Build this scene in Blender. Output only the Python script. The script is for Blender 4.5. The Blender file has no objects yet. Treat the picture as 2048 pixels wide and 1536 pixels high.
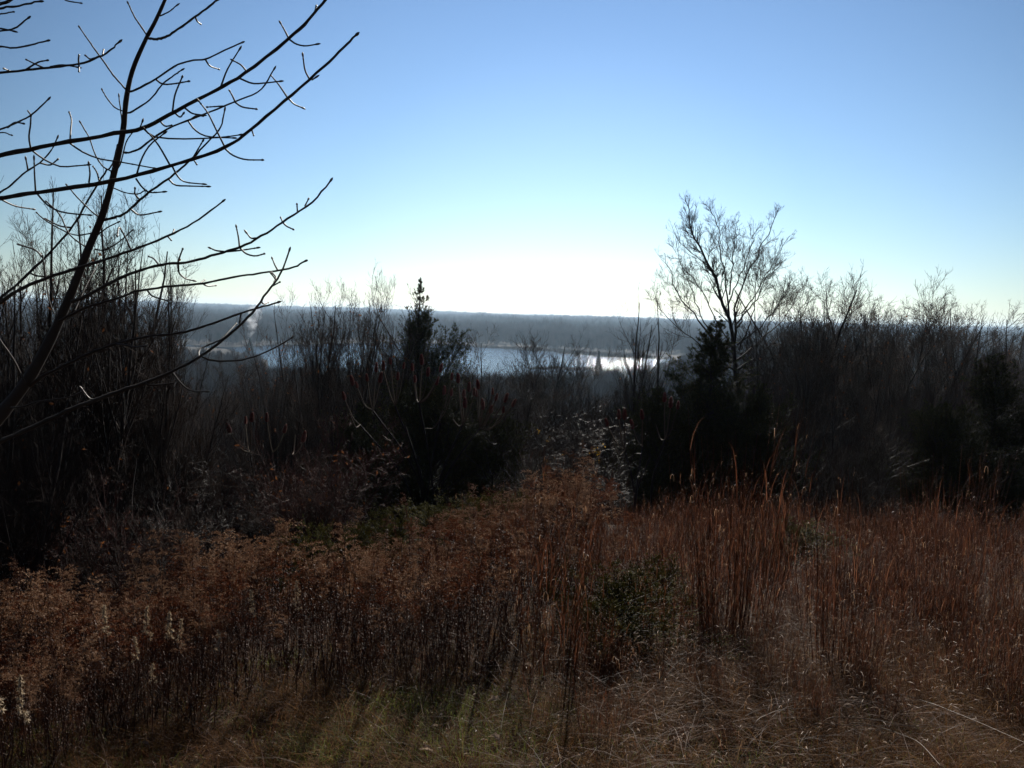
import bpy, math
import numpy as np
from mathutils import Vector, Matrix

R = math.radians
scene = bpy.context.scene
COL = scene.collection

# ------------------------------------------------------------------ camera
F = 1847.0                       # focal length in pixels of the 2048 wide photo
CAM = Vector((0, 0, 1.65))
ROT = Matrix.Rotation(R(90 - 4.3), 3, 'X') @ Matrix.Rotation(R(1.75), 3, 'Z')
cam_d = bpy.data.cameras.new('camera')
cam_d.sensor_width = 36
cam_d.lens = 36 * F / 2048
cam_d.clip_start = 0.05
cam_d.clip_end = 30000
cam = bpy.data.objects.new('camera', cam_d)
COL.objects.link(cam)
cam.matrix_world = Matrix.Translation(CAM) @ ROT.to_4x4()
scene.camera = cam


def ray(px, py):
    d = ROT @ Vector(((px - 1024) / F, -(py - 768) / F, -1))
    return d / d.y


def at(px, py, Y):
    return np.array(CAM + ray(px, py) * Y)


# ------------------------------------------------------------------ terrain
GY = np.array([-400, -20, 0, 12, 20, 60, 120, 200, 300, 330, 880, 960, 1600, 3000, 4500, 6500.])
GZ = np.array([20, 1.6, 0, -1.2, -2.9, -12.2, -20, -25.8, -28.1, -28.6, -28.6, -27.2, -24, -17, -11, -8.])


def gz(x, y):
    x = np.asarray(x, float)
    y = np.asarray(y, float)
    z = np.interp(y, GY, GZ)
    near = np.clip(1 - (y - 14) / 40, 0, 1)
    lat = -0.22 * np.clip(-x - 0.2, 0, 7) * near * np.clip((y + 2) / 5, 0, 1)
    bump = 0.05 * np.sin(x * 1.3 + 0.7) * np.sin(y * 0.9 + 1.1) + 0.03 * np.sin(x * 2.9 + y * 2.1)
    bump = bump * np.clip(1 - y / 60, 0, 1)
    far = np.clip((y - 1200) / 2500, 0, 1)
    hills = far * (7 * np.sin(x / 610 + 0.6) * np.sin(y / 900) + 3.5 * np.sin(x / 240 + y / 500 + 1))
    return z + lat + bump + hills


def onground(px, py, h=0.0):
    d = ray(px, py)
    t = 1.5
    for _ in range(4000):
        p = CAM + d * t
        if p.z <= gz(p.x, p.y) + h:
            break
        t *= 1.004
    return np.array(CAM + d * t)


# ------------------------------------------------------------------ mesh helpers
class Acc:
    """Collects vertices and faces for ONE mesh object."""

    def __init__(self):
        self.v, self.f, self.n = [], [], 0

    def add(self, verts, faces, mi=0):
        verts = np.asarray(verts, np.float32).reshape(-1, 3)
        faces = np.asarray(faces, np.int64)
        if len(faces) == 0:
            return
        self.f.append((faces + self.n, mi))
        self.v.append(verts)
        self.n += len(verts)

    def tubes(self, P, Rr, sides=3, mi=0):
        P = np.asarray(P, float)
        Rr = np.asarray(Rr, float)
        if P.ndim == 2:
            P, Rr = P[None], Rr[None]
        B, N = P.shape[:2]
        if B == 0:
            return
        T = np.gradient(P, axis=1)
        T /= np.linalg.norm(T, axis=2, keepdims=True) + 1e-12
        ref = np.tile(np.array([0.32, 0.21, 0.12]), (B, 1, 1))
        mean = P[:, -1] - P[:, 0]
        flat = np.abs(mean[:, 2]) < 0.8 * np.linalg.norm(mean, axis=1)
        ref[flat, 0] = [0.05, 0.07, 1]
        ref[~flat, 0] = [1, 0.13, 0.02]
        U = np.cross(T, ref)
        U /= np.linalg.norm(U, axis=2, keepdims=True) + 1e-12
        V = np.cross(T, U)
        a = np.arange(sides) * 2 * math.pi / sides
        ring = (U[:, :, None] * np.cos(a)[None, None, :, None] + V[:, :, None] * np.sin(a)[None, None, :, None])
        verts = P[:, :, None] + ring * Rr[:, :, None, None]
        i = np.arange(N - 1)[:, None] * sides
        s = np.arange(sides)[None]
        s2 = (s + 1) % sides
        q = np.stack([i + s, i + s2, i + sides + s2, i + sides + s], -1).reshape(-1, 4)
        q = (q[None] + (np.arange(B) * N * sides)[:, None, None]).reshape(-1, 4)
        self.add(verts, q, mi)

    def cones(self, P, D, L, r, sides=3, mi=0):
        """thin pointed shoots from P along unit D"""
        B = len(P)
        if B == 0:
            return
        L = np.broadcast_to(L, (B,))
        r = np.broadcast_to(r, (B,))
        ref = np.tile([[0.3, 0.5, 0.81]], (B, 1))
        U = np.cross(D, ref)
        U /= np.linalg.norm(U, axis=1, keepdims=True) + 1e-9
        V = np.cross(D, U)
        a = np.arange(sides) * 2 * math.pi / sides
        ring = U[:, None] * np.cos(a)[None, :, None] + V[:, None] * np.sin(a)[None, :, None]
        base = P[:, None] + ring * r[:, None, None] + (D * (L * 0.25)[:, None])[:, None]
        tip = P + D * L[:, None]
        verts = np.concatenate([base, tip[:, None]], 1)
        s = np.arange(sides)
        tri = np.stack([s, (s + 1) % sides, np.full(sides, sides)], -1)
        tri = (tri[None] + (np.arange(B) * (sides + 1))[:, None, None]).reshape(-1, 3)
        self.add(verts, tri, mi)

    def ribbons(self, P, W, side, mi=0):
        """P (B,N,3) centre lines, W (B,N) widths, side (B,3)"""
        B, N = P.shape[:2]
        if B == 0:
            return
        off = side[:, None] * W[:, :, None] * 0.5
        verts = np.stack([P - off, P + off], 2)
        i = np.arange(N - 1) * 2
        q = np.stack([i, i + 1, i + 3, i + 2], -1)
        q = (q[None] + (np.arange(B) * N * 2)[:, None, None]).reshape(-1, 4)
        self.add(verts, q, mi)

    def flakes(self, P, size, rng, mi=0, flat=0.0):
        """small bent four sided leaf pieces"""
        B = len(P)
        if B == 0:
            return
        size = np.broadcast_to(size, (B,))[:, None]
        u = rng.normal(size=(B, 3))
        u[:, 2] *= (1 - flat)
        u /= np.linalg.norm(u, axis=1, keepdims=True)
        w = rng.normal(size=(B, 3))
        w[:, 2] *= (1 - flat)
        v = np.cross(u, np.cross(w, u))
        v /= np.linalg.norm(v, axis=1, keepdims=True) + 1e-9
        n = np.cross(u, v)
        a = P - u * size
        b = P + v * size * 0.45 + n * size * 0.2
        c = P + u * size
        d = P - v * size * 0.45 + n * size * 0.2
        verts = np.stack([a, b, c, d], 1)
        k = np.arange(B)[:, None] * 4
        f = np.concatenate([k + np.array([[0, 1, 2]]), k + np.array([[0, 2, 3]])], 0)
        self.add(verts, f, mi)

    def mesh(self, name, mats, smooth=True):
        me = bpy.data.meshes.new(name)
        if not self.v:
            return me
        V = np.concatenate(self.v)
        me.vertices.add(len(V))
        me.vertices.foreach_set('co', V.ravel())
        loops = np.concatenate([f.ravel() for f, _ in self.f]).astype(np.int32)
        sizes = np.concatenate([np.full(len(f), f.shape[1]) for f, _ in self.f])
        mids = np.concatenate([np.full(len(f), m) for f, m in self.f]).astype(np.int32)
        starts = np.concatenate([[0], np.cumsum(sizes)[:-1]]).astype(np.int32)
        me.loops.add(len(loops))
        me.loops.foreach_set('vertex_index', loops)
        me.polygons.add(len(sizes))
        me.polygons.foreach_set('loop_start', starts)
        me.polygons.foreach_set('material_index', mids)
        me.polygons.foreach_set('use_smooth', np.full(len(sizes), smooth))
        for m in (mats if isinstance(mats, (list, tuple)) else [mats]):
            me.materials.append(m)
        me.update(calc_edges=True)
        return me

    def obj(self, name, mats, parent=None, smooth=True):
        return link(name, self.mesh(name, mats, smooth), parent)


def link(name, me, parent=None, loc=None):
    o = bpy.data.objects.new(name, me)
    COL.objects.link(o)
    if parent is not None:
        o.parent = parent
    if loc is not None:
        o.location = loc
    return o


def tag(o, label=None, cat=None, group=None, kind=None):
    if label:
        o['label'] = label
    if cat:
        o['category'] = cat
    if group:
        o['group'] = group
    if kind:
        o['kind'] = kind
    return o


def thing(name, label, cat, loc=(0, 0, 0), rz=0.0, group=None, s=1.0):
    o = bpy.data.objects.new(name, None)
    o.empty_display_size = 0.1
    COL.objects.link(o)
    o.location = loc
    o.rotation_euler = (0, 0, rz)
    o.scale = (s, s, s) if np.isscalar(s) else s
    return tag(o, label, cat, group)


def copy_tree(o, parent=None):
    c = o.copy()
    COL.objects.link(c)
    if parent is not None:
        c.parent = parent
    for ch in list(o.children):
        copy_tree(ch, c)
    return c


# ------------------------------------------------------------------ growth
def unit(v):
    return v / (np.linalg.norm(v, axis=-1, keepdims=True) + 1e-12)


def grow_dirs(rng, pos, d, L, N, up, wob):
    B = len(pos)
    pts = np.zeros((B, N, 3))
    pts[:, 0] = pos
    step = (L / (N - 1))[:, None]
    d = d.copy()
    for j in range(1, N):
        d = d + rng.normal(size=(B, 3)) * wob
        d[:, 2] += up
        d = unit(d)
        pts[:, j] = pts[:, j - 1] + d * step
    return pts


def spawn(rng, P, Rd, n, t0=.25, t1=1., ang=40, asd=12, lr=.5, tfall=.55, N=6, up=.1, wob=.12,
          rr=.6, rmin=.001, tip=.35, lenabs=None):
    B, Np = P.shape[:2]
    L = np.linalg.norm(np.diff(P, axis=1), axis=2).sum(1)
    k = rng.poisson(n * np.clip(L / L.mean(), .2, 3))
    idx = np.repeat(np.arange(B), k)
    if len(idx) == 0:
        return np.zeros((0, N, 3)), np.zeros((0, N))
    t = rng.uniform(t0, t1, len(idx))
    f = t * (Np - 1)
    i = np.minimum(f.astype(int), Np - 2)
    fr = (f - i)[:, None]
    pos = P[idx, i] * (1 - fr) + P[idx, i + 1] * fr
    T = unit(P[idx, i + 1] - P[idx, i])
    r0 = Rd[idx, i] * (1 - fr[:, 0]) + Rd[idx, i + 1] * fr[:, 0]
    v = rng.normal(size=(len(idx), 3))
    v -= (v * T).sum(1, keepdims=True) * T
    v = unit(v)
    a = np.radians(rng.normal(ang, asd, len(idx)))[:, None]
    d = np.cos(a) * T + np.sin(a) * v
    ln = (L[idx] * lr * (1 - tfall * t) if lenabs is None else lenabs * (1 - tfall * t)) * rng.uniform(.55, 1.25, len(idx))
    pts = grow_dirs(rng, pos, d, ln, N, up, wob)
    r = np.maximum(r0 * rr, rmin)
    rad = r[:, None] * np.linspace(1, tip, N)[None]
    return pts, np.maximum(rad, rmin * .7)


def smooth_poly(pts, n):
    """Catmull-Rom resample of a hand traced polyline (k,d)->(n,d)"""
    p = np.asarray(pts, float)
    if len(p) == 2:
        return p[0] + (p[1] - p[0]) * np.linspace(0, 1, n)[:, None]
    q = np.vstack([2 * p[0] - p[1], p, 2 * p[-1] - p[-2]])
    u = np.linspace(0, len(p) - 1, n)
    i = np.minimum(u.astype(int), len(p) - 2)
    f = (u - i)[:, None]
    a, b, c, d = q[i], q[i + 1], q[i + 2], q[i + 3]
    return .5 * (2 * b + (c - a) * f + (2 * a - 5 * b + 4 * c - d) * f ** 2 + (3 * b - a - 3 * c + d) * f ** 3)


# ------------------------------------------------------------------ materials
def nt(mat):
    mat.use_nodes = True
    t = mat.node_tree
    t.nodes.clear()
    return t


def material(name, c1, c2, rough=.8, spec=.3, trans=0.0, scale=6.0, island=True, c3=None, objrand=False, bump=0.0):
    m = bpy.data.materials.new(name)
    t = nt(m)
    N, Lk = t.nodes, t.links
    out = N.new('ShaderNodeOutputMaterial')
    ramp = N.new('ShaderNodeValToRGB')
    ramp.color_ramp.elements[0].color = (*c1, 1)
    ramp.color_ramp.elements[1].color = (*c2, 1)
    if c3:
        e = ramp.color_ramp.elements.new(.75)
        e.color = (*c2, 1)
        ramp.color_ramp.elements[2].color = (*c3, 1)
    geo = N.new('ShaderNodeNewGeometry')
    noise = N.new('ShaderNodeTexNoise')
    noise.inputs['Scale'].default_value = scale
    noise.inputs['Detail'].default_value = 5
    tc = N.new('ShaderNodeTexCoord')
    Lk.new(tc.outputs['Object'], noise.inputs['Vector'])
    mix = N.new('ShaderNodeMath')
    mix.operation = 'MULTIPLY_ADD'
    if island:
        Lk.new(geo.outputs['Random Per Island'], mix.inputs[0])
        mix.inputs[1].default_value = .75
    elif objrand:
        oi = N.new('ShaderNodeObjectInfo')
        Lk.new(oi.outputs['Random'], mix.inputs[0])
        mix.inputs[1].default_value = .6
    else:
        mix.inputs[0].default_value = 0
        mix.inputs[1].default_value = 0
    sub = N.new('ShaderNodeMath')
    sub.operation = 'MULTIPLY_ADD'
    Lk.new(noise.outputs['Fac'], sub.inputs[0])
    sub.inputs[1].default_value = .5 if (island or objrand) else 1.6
    sub.inputs[2].default_value = -.12 if (island or objrand) else -.3
    Lk.new(sub.outputs[0], mix.inputs[2])
    Lk.new(mix.outputs[0], ramp.inputs['Fac'])
    bs = N.new('ShaderNodeBsdfPrincipled')
    Lk.new(ramp.outputs['Color'], bs.inputs['Base Color'])
    bs.inputs['Roughness'].default_value = rough
    bs.inputs['Specular IOR Level'].default_value = spec
    if bump:
        bn = N.new('ShaderNodeBump')
        bn.inputs['Strength'].default_value = bump
        bn.inputs['Distance'].default_value = .02
        Lk.new(noise.outputs['Fac'], bn.inputs['Height'])
        Lk.new(bn.outputs[0], bs.inputs['Normal'])
    sh = bs.outputs[0]
    if trans:
        tr = N.new('ShaderNodeBsdfTranslucent')
        Lk.new(ramp.outputs['Color'], tr.inputs['Color'])
        mx = N.new('ShaderNodeMixShader')
        mx.inputs[0].default_value = trans
        Lk.new(bs.outputs[0], mx.inputs[1])
        Lk.new(tr.outputs[0], mx.inputs[2])
        sh = mx.outputs[0]
    Lk.new(sh, out.inputs['Surface'])
    return m


M = {}
M['bark'] = material('grey_bark', (.022, .017, .015), (.065, .051, .043), .7, .25, scale=9, island=False, bump=.5)
M['twig'] = material('grey_twig_bark', (.022, .016, .014), (.06, .046, .039), .6, .3, scale=5)
M['bark_dark'] = material('dark_bark', (.014, .010, .009), (.036, .027, .024), .75, .2, scale=7, island=False)
M['twig_dark'] = material('dark_twig_bark', (.015, .010, .008), (.048, .032, .026), .8, .08, scale=4)
M['twig_pale'] = material('pale_twig_bark', (.016, .011, .009), (.044, .032, .026), .9, .04, scale=4)
M['twig_red'] = material('dark_red_twig_bark', (.03, .010, .008), (.08, .025, .019), .7, .18, scale=4)
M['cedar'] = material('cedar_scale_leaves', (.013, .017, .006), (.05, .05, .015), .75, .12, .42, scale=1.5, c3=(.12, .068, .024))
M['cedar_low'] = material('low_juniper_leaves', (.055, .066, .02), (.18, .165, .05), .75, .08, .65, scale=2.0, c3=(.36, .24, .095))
M['sumac'] = material('sumac_bark', (.045, .031, .02), (.12, .083, .056), .8, .1, scale=6)
M['sumac_head'] = material('dried_sumac_berries', (.05, .010, .008), (.15, .026, .02), .8, .2, .2, scale=20)
M['goldstem'] = material('dead_forb_stem', (.03, .013, .008), (.10, .04, .022), .65, .2, .15, scale=4)
M['goldplume'] = material('dry_brown_plume', (.14, .082, .052), (.38, .255, .17), .85, .1, .58, scale=5, c3=(.64, .50, .37))
M['goldplume_dark'] = material('dark_brown_plume', (.07, .034, .022), (.19, .10, .06), .85, .1, .5, scale=5, c3=(.34, .20, .12))
M['goldplume_red'] = material('russet_plume', (.09, .036, .020), (.25, .105, .052), .85, .1, .55, scale=5, c3=(.42, .24, .14))
M['white_fluff'] = material('pale_seed_fluff', (.45, .37, .27), (.75, .65, .51), .9, .1, .5, scale=8)
M['blue'] = material('red_brown_grass', (.036, .014, .008), (.125, .046, .023), .6, .2, .45, scale=1.2, c3=(.25, .12, .065))
M['curl'] = material('pale_curled_leaf', (.16, .08, .04), (.38, .235, .135), .55, .2, .45, scale=3)
M['dead'] = material('dead_grass', (.03, .011, .003), (.12, .054, .015), .75, .05, .42, scale=1.5, c3=(.34, .185, .06))
M['green'] = material('green_grass', (.05, .065, .012), (.17, .19, .04), .6, .12, .5, scale=2)
M['litter'] = material('dry_leaf_litter', (.03, .016, .009), (.11, .06, .032), .7, .3, .15, scale=3, c3=(.22, .14, .09))
M['paleleaf'] = material('pale_fallen_leaf', (.28, .2, .14), (.5, .38, .29), .5, .4, .25, scale=12)
M['straw'] = material('bleached_stalk', (.12, .07, .04), (.24, .155, .095), .55, .3, .1, scale=5)
M['yellow'] = material('yellow_leaf', (.30, .17, .015), (.45, .28, .03), .9, .03, .5, scale=5)
M['oakleaf'] = material('rusty_leaf', (.08, .03, .012), (.17, .07, .028), .9, .03, .4, scale=5)
M['olive'] = material('olive_leaf', (.05, .05, .012), (.10, .085, .02), .9, .03, .4, scale=5)
M['wood_far'] = material('far_bare_twigs', (.018, .013, .011), (.064, .042, .034), .9, .05, scale=.12, island=False, objrand=True, c3=(.10, .08, .066))
M['spruce'] = material('spruce_needles', (.008, .013, .006), (.02, .028, .012), .8, .2, .1, scale=2)
M['ground'] = material('dark_soil_and_litter', (.010, .0065, .004), (.038, .023, .013), .95, .1, scale=2.2, island=False, bump=.6)
M['marsh'] = material('brown_reeds', (.06, .045, .028), (.14, .10, .06), .9, .1, scale=.05, island=False)

# ------------------------------------------------------------------ world, sun
SUN_AZ, SUN_EL = 8.0, 29.0
sd = Vector((math.sin(R(SUN_AZ)) * math.cos(R(SUN_EL)), math.cos(R(SUN_AZ)) * math.cos(R(SUN_EL)), math.sin(R(SUN_EL))))
w = bpy.data.worlds.new('World')
scene.world = w
w.use_nodes = True
wt = w.node_tree
wt.nodes.clear()
wo = wt.nodes.new('ShaderNodeOutputWorld')
bg = wt.nodes.new('ShaderNodeBackground')
sky = wt.nodes.new('ShaderNodeTexSky')
sky.sky_type = 'NISHITA'
sky.sun_disc = False
sky.sun_elevation = R(SUN_EL)
sky.sun_rotation = R(SUN_AZ)
sky.altitude = 280
sky.air_density = 1.0
sky.dust_density = 0.0
sky.ozone_density = 3.0
bg.inputs['Strength'].default_value = 0.0745
# the sky brightens toward the part of the horizon under the sun and deepens away from it
wtc = wt.nodes.new('ShaderNodeTexCoord')
wdot = wt.nodes.new('ShaderNodeVectorMath')
wdot.operation = 'DOT_PRODUCT'
gaz, gel = R(3.5), R(3.0)
wdot.inputs[1].default_value = (math.sin(gaz) * math.cos(gel), math.cos(gaz) * math.cos(gel), math.sin(gel))
wt.links.new(wtc.outputs['Generated'], wdot.inputs[0])
wmr = wt.nodes.new('ShaderNodeValToRGB')
cr_ = wmr.color_ramp
cr_.elements[0].position, cr_.elements[0].color = .0, (.19, .19, .20, 1)
e_ = cr_.elements.new(.5)
e_.color = (.30, .30, .32, 1)
cr_.elements[-1].position, cr_.elements[-1].color = 1.0, (1.0, .975, 1.0, 1)
e_ = cr_.elements.new(.80)
e_.color = (.36, .39, .42, 1)
e_ = cr_.elements.new(.90)
e_.color = (.60, .635, .67, 1)
e_ = cr_.elements.new(.97)
e_.color = (.80, .825, .87, 1)
wt.links.new(wdot.outputs['Value'], wmr.inputs['Fac'])
wmul = wt.nodes.new('ShaderNodeMix')
wmul.data_type = 'RGBA'
wmul.blend_type = 'MULTIPLY'
wmul.inputs['Factor'].default_value = 1.0
wt.links.new(sky.outputs[0], wmul.inputs['A'])
wt.links.new(wmr.outputs['Color'], wmul.inputs['B'])
wt.links.new(wmul.outputs['Result'], bg.inputs['Color'])
wt.links.new(bg.outputs[0], wo.inputs['Surface'])

sl = bpy.data.lights.new('sun', 'SUN')
sl.energy = 5.0
sl.angle = R(.5)
sl.color = (1, .94, .85)
so = bpy.data.objects.new('sun', sl)
COL.objects.link(so)
so.rotation_euler = (-sd).to_track_quat('-Z', 'Y').to_euler()
so.location = (0, 20, 30)

scene.view_settings.view_transform = 'Standard'
scene.view_settings.look = 'None'
scene.view_settings.exposure = 0.80
scene.view_settings.gamma = 1.0
scene.view_settings.use_curve_mapping = False
scene.render.film_transparent = False
cy = scene.cycles
cy.max_bounces = 6
cy.diffuse_bounces = 2
cy.glossy_bounces = 2
cy.transmission_bounces = 3
cy.transparent_max_bounces = 4
cy.volume_bounces = 1
cy.caustics_reflective = False
cy.caustics_refractive = False
cy.use_denoising = True
cy.denoiser = 'OPENIMAGEDENOISE'
cy.denoising_input_passes = 'RGB_ALBEDO_NORMAL'
cy.sample_clamp_indirect = 4
cy.volume_step_rate = 4

# ------------------------------------------------------------------ ground sheet, lake, haze
ys = np.unique(np.concatenate([np.arange(-40, 40, .5), np.arange(40, 340, 5), np.arange(340, 1000, 40), np.arange(1000, 6400, 100)]))
us = np.concatenate([-np.geomspace(1, .004, 60), [0], np.geomspace(.004, 1, 60)])
yy, uu = np.meshgrid(ys, us, indexing='ij')
xx = uu * np.clip(60 + np.abs(yy) * 1.1, 60, 6400)
zz = gz(xx, yy)
a = Acc()
nu = len(us)
ii, jj = np.meshgrid(np.arange(len(ys) - 1), np.arange(nu - 1), indexing='ij')
k = (ii * nu + jj).ravel()
a.add(np.stack([xx, yy, zz], -1), np.stack([k, k + 1, k + nu + 1, k + nu], -1))
tag(a.obj('ground', M['ground']), 'dark brown hillside and valley floor under the vegetation', None, None, 'structure')

LAKE_Z = -28.35


def onlake(px, py):
    d = ray(px, py)
    return np.array(CAM + d * ((LAKE_Z - CAM.z) / d.z))


wm = bpy.data.materials.new('lake_water')
t = nt(wm)
o_ = t.nodes.new('ShaderNodeOutputMaterial')
bs = t.nodes.new('ShaderNodeBsdfPrincipled')
bs.inputs['Base Color'].default_value = (.012, .02, .028, 1)
bs.inputs['Roughness'].default_value = .08
bs.inputs['IOR'].default_value = 1.33
n1 = t.nodes.new('ShaderNodeTexNoise')
n1.inputs['Scale'].default_value = .55
n1.inputs['Detail'].default_value = 4
tc = t.nodes.new('ShaderNodeTexCoord')
mp = t.nodes.new('ShaderNodeMapping')
mp.inputs['Scale'].default_value = (.6, 1, 1)
t.links.new(tc.outputs['Object'], mp.inputs['Vector'])
t.links.new(mp.outputs[0], n1.inputs['Vector'])
bm_ = t.nodes.new('ShaderNodeBump')
bm_.inputs['Strength'].default_value = 1.0
bm_.inputs['Distance'].default_value = .46
t.links.new(n1.outputs['Fac'], bm_.inputs['Height'])
t.links.new(bm_.outputs[0], bs.inputs['Normal'])
t.links.new(bs.outputs[0], o_.inputs['Surface'])
far_px = [(318, 687), (380, 690), (450, 694), (560, 690), (660, 687), (790, 684), (850, 686), (900, 688), (960, 692), (1040, 696), (1100, 699), (1180, 705), (1260, 709), (1345, 713)]
near_px = [(1345, 722), (1300, 735), (1250, 760), (1100, 790), (900, 800), (700, 800), (545, 790), (535, 720), (450, 697), (380, 693), (318, 690)]
poly = [onlake(*p) for p in far_px + near_px]
a = Acc()
a.add(np.array(poly), np.array([list(range(len(poly)))[::-1]]))
lake = tag(a.obj('lake', wm, smooth=False), 'blue grey lake glittering in the valley', None, None, 'structure')

hz = bpy.data.materials.new('haze_air')
t = nt(hz)
o_ = t.nodes.new('ShaderNodeOutputMaterial')
pv = t.nodes.new('ShaderNodeVolumePrincipled')
pv.inputs['Color'].default_value = (.56, .77, 1.0, 1)
pv.inputs['Density'].default_value = 1.24e-4
pv.inputs['Anisotropy'].default_value = .35
t.links.new(pv.outputs[0], o_.inputs['Volume'])


def box(acc, lo, hi):
    x0, y0, z0 = lo
    x1, y1, z1 = hi
    v = [(x0, y0, z0), (x1, y0, z0), (x1, y1, z0), (x0, y1, z0), (x0, y0, z1), (x1, y0, z1), (x1, y1, z1), (x0, y1, z1)]
    acc.add(v, np.array([[3, 2, 1, 0], [4, 5, 6, 7], [0, 1, 5, 4], [1, 2, 6, 5], [2, 3, 7, 6], [3, 0, 4, 7]]))


a = Acc()
box(a, (-7200, -60, -42), (7200, 6700, 34))
tag(a.obj('haze', hz, smooth=False), 'thin blue haze hanging over the valley', None, None, 'stuff')
# ------------------------------------------------------------------ meadow outline
EX = np.array([-9, -5.2, -3.8, -2.6, -1.6, -.8, 0, 1.5, 3, 5, 8, 12])
EYV = np.array([5.4, 6.2, 7.2, 8.7, 10.2, 11.2, 11.8, 12.2, 12.4, 12.6, 12.4, 12.0])


def edge(x):
    """far edge of the open meadow"""
    return np.interp(x, EX, EYV)


def front(x):
    """near edge of the dead stalks"""
    return np.interp(x, [-4, -2, -.8, .3, 2], [4.8, 4.85, 5.05, 5.5, 5.9])


# ------------------------------------------------------------------ bare trees
class Proto:
    def __init__(self, name, cat, parts, h):
        self.name, self.cat, self.parts, self.root = name, cat, parts, None
        self.h = 0.0
        for _, me in parts:
            v = np.empty(len(me.vertices) * 3, np.float32)
            me.vertices.foreach_get('co', v)
            if len(v):
                self.h = max(self.h, float(np.percentile(v[2::3], 99) if name == 'bare_tree' else v[2::3].max()))

    def place(self, loc, rz, s, label, group=None, name=None):
        if self.root is None:
            r = thing(name or self.name, label, self.cat, loc, rz, group, s)
            for pn, me in self.parts:
                if me is not None:
                    link(pn, me, r)
            self.root = r
        else:
            r = copy_tree(self.root)
            r.name = name or self.name
            r.location = loc
            r.rotation_euler = (0, 0, rz)
            r.scale = (s, s, s) if np.isscalar(s) else s
            if 'group' in r and not group:
                del r['group']
            tag(r, label, None, group)
        return r


def bare_tree(seed, h, stems=1, lean=8, wob=.05, lim=14, lim_ang=32, lim_lr=.45, br=7, tw=6, tl=0, up=.10, thick=1.0,
              t0=.25, mats=('bark_dark', 'twig_dark'), name='bare_tree', cat='tree', leaves=0, leafmat='oakleaf', rtw=.0018, twlen=1.0):
    rng = np.random.default_rng(seed)
    az = rng.uniform(0, 6.28, stems)
    ln = np.radians(np.abs(rng.normal(lean, lean * .4, stems)))
    d = np.stack([np.sin(ln) * np.cos(az), np.sin(ln) * np.sin(az), np.cos(ln)], 1)
    base = np.stack([np.cos(az), np.sin(az), 0 * az - 1.0], 1) * (.03 * h ** .5 * (stems > 1) + 1e-3)
    base[:, 2] = -.15
    L = h * rng.uniform(.8, 1.02, stems) * (1 if stems > 1 else .95)
    L[0] = h
    P0 = grow_dirs(rng, base, d, L, 14, .02, wob)
    r0 = .011 * h * thick / stems ** .35 * rng.uniform(.8, 1.2, stems)
    R0 = r0[:, None] * np.linspace(1, .12, 14)[None] ** .9
    A, Bc = Acc(), Acc()
    A.tubes(P0, R0, 6)
    P1, R1 = spawn(rng, P0, R0, lim, t0, .97, lim_ang, 10, lim_lr, .6, 9, up, wob * 1.3, .55, rtw * 1.6, .25)
    A.tubes(P1, R1, 4)
    P2, R2 = spawn(rng, P1, R1, br, .2, 1, 38, 12, .5, .4, 7, up * 1.1, wob * 1.6, .6, rtw * 1.2, .35)
    Bc.tubes(P2, R2, 3)
    P3, R3 = spawn(rng, P2, R2, tw, .15, 1, 40, 14, .55 * twlen, .4, 5, up * 1.1, wob * 1.8, .7, rtw, .5)
    Bc.tubes(P3, R3, 3)
    if tl:
        P4, R4 = spawn(rng, P3, R3, tl, .2, 1, 40, 14, .6, .3, 4, up, wob * 2, .8, rtw * .8, .6)
        Bc.tubes(P4, R4, 3)
    parts = [('trunk', A.mesh('trunk', M[mats[0]])), ('crown', Bc.mesh('crown', M[mats[1]]))]
    if leaves:
        idx = rng.integers(0, len(P3), leaves)
        Lf = Acc()
        Lf.flakes(P3[idx, -1], rng.uniform(.02, .04, leaves) * (h / 5) ** .3, rng)
        parts.append(('dead_leaves', Lf.mesh('dead_leaves', M[leafmat], False)))
    return Proto(name, cat, parts, h)


RG = np.random.default_rng(11)

# upright young trees with fine ascending twigs
UP = [bare_tree(100 + i, 5.0, stems=[1, 2, 3, 2][i], lean=7, lim=22, lim_ang=30, lim_lr=.38, br=7, tw=5, tl=2, up=.14, t0=.1,
                rtw=.0022, leaves=[20, 0, 40, 0][i]) for i in range(4)]
# vase shaped multi-stem clumps
VASE = [bare_tree(200 + i, 5.5, stems=[6, 8, 5][i], lean=11, wob=.035, lim=12, lim_ang=24, lim_lr=.34, br=6, tw=5, tl=2, up=.12, t0=.25,
                  rtw=.0022, leaves=[120, 60, 0][i]) for i in range(3)]
# spreading round crowned trees
ROUND = [bare_tree(300 + i, 10.0, stems=1, lean=4, wob=.07, lim=26, lim_ang=46, lim_lr=.52, br=9, tw=7, tl=3, up=.09, t0=.25, thick=1.2,
                   rtw=.0062, leaves=[0, 150, 0][i]) for i in range(3)]
FORK = [bare_tree(330 + i, 10.0, stems=3, lean=14, wob=.06, lim=12, lim_ang=40, lim_lr=.45, br=8, tw=6, tl=3, up=.07, t0=.2, thick=1.2,
                  rtw=.005) for i in range(2)]
# thickety shrubs
BUSH = [bare_tree(400 + i, 1.8, stems=[9, 12, 8, 11][i], lean=26, wob=.09, lim=8, lim_ang=38, lim_lr=.45, br=5, tw=4, tl=2, up=.07, t0=.1,
                  thick=.8, rtw=.0016, name='bare_shrub', cat='shrub', leaves=[40, 0, 70, 0][i],
                  mats=[('twig_dark', 'twig_dark'), ('twig', 'twig_pale'), ('twig_red', 'twig_red'), ('twig_dark', 'twig')][i]) for i in range(4)]


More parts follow.
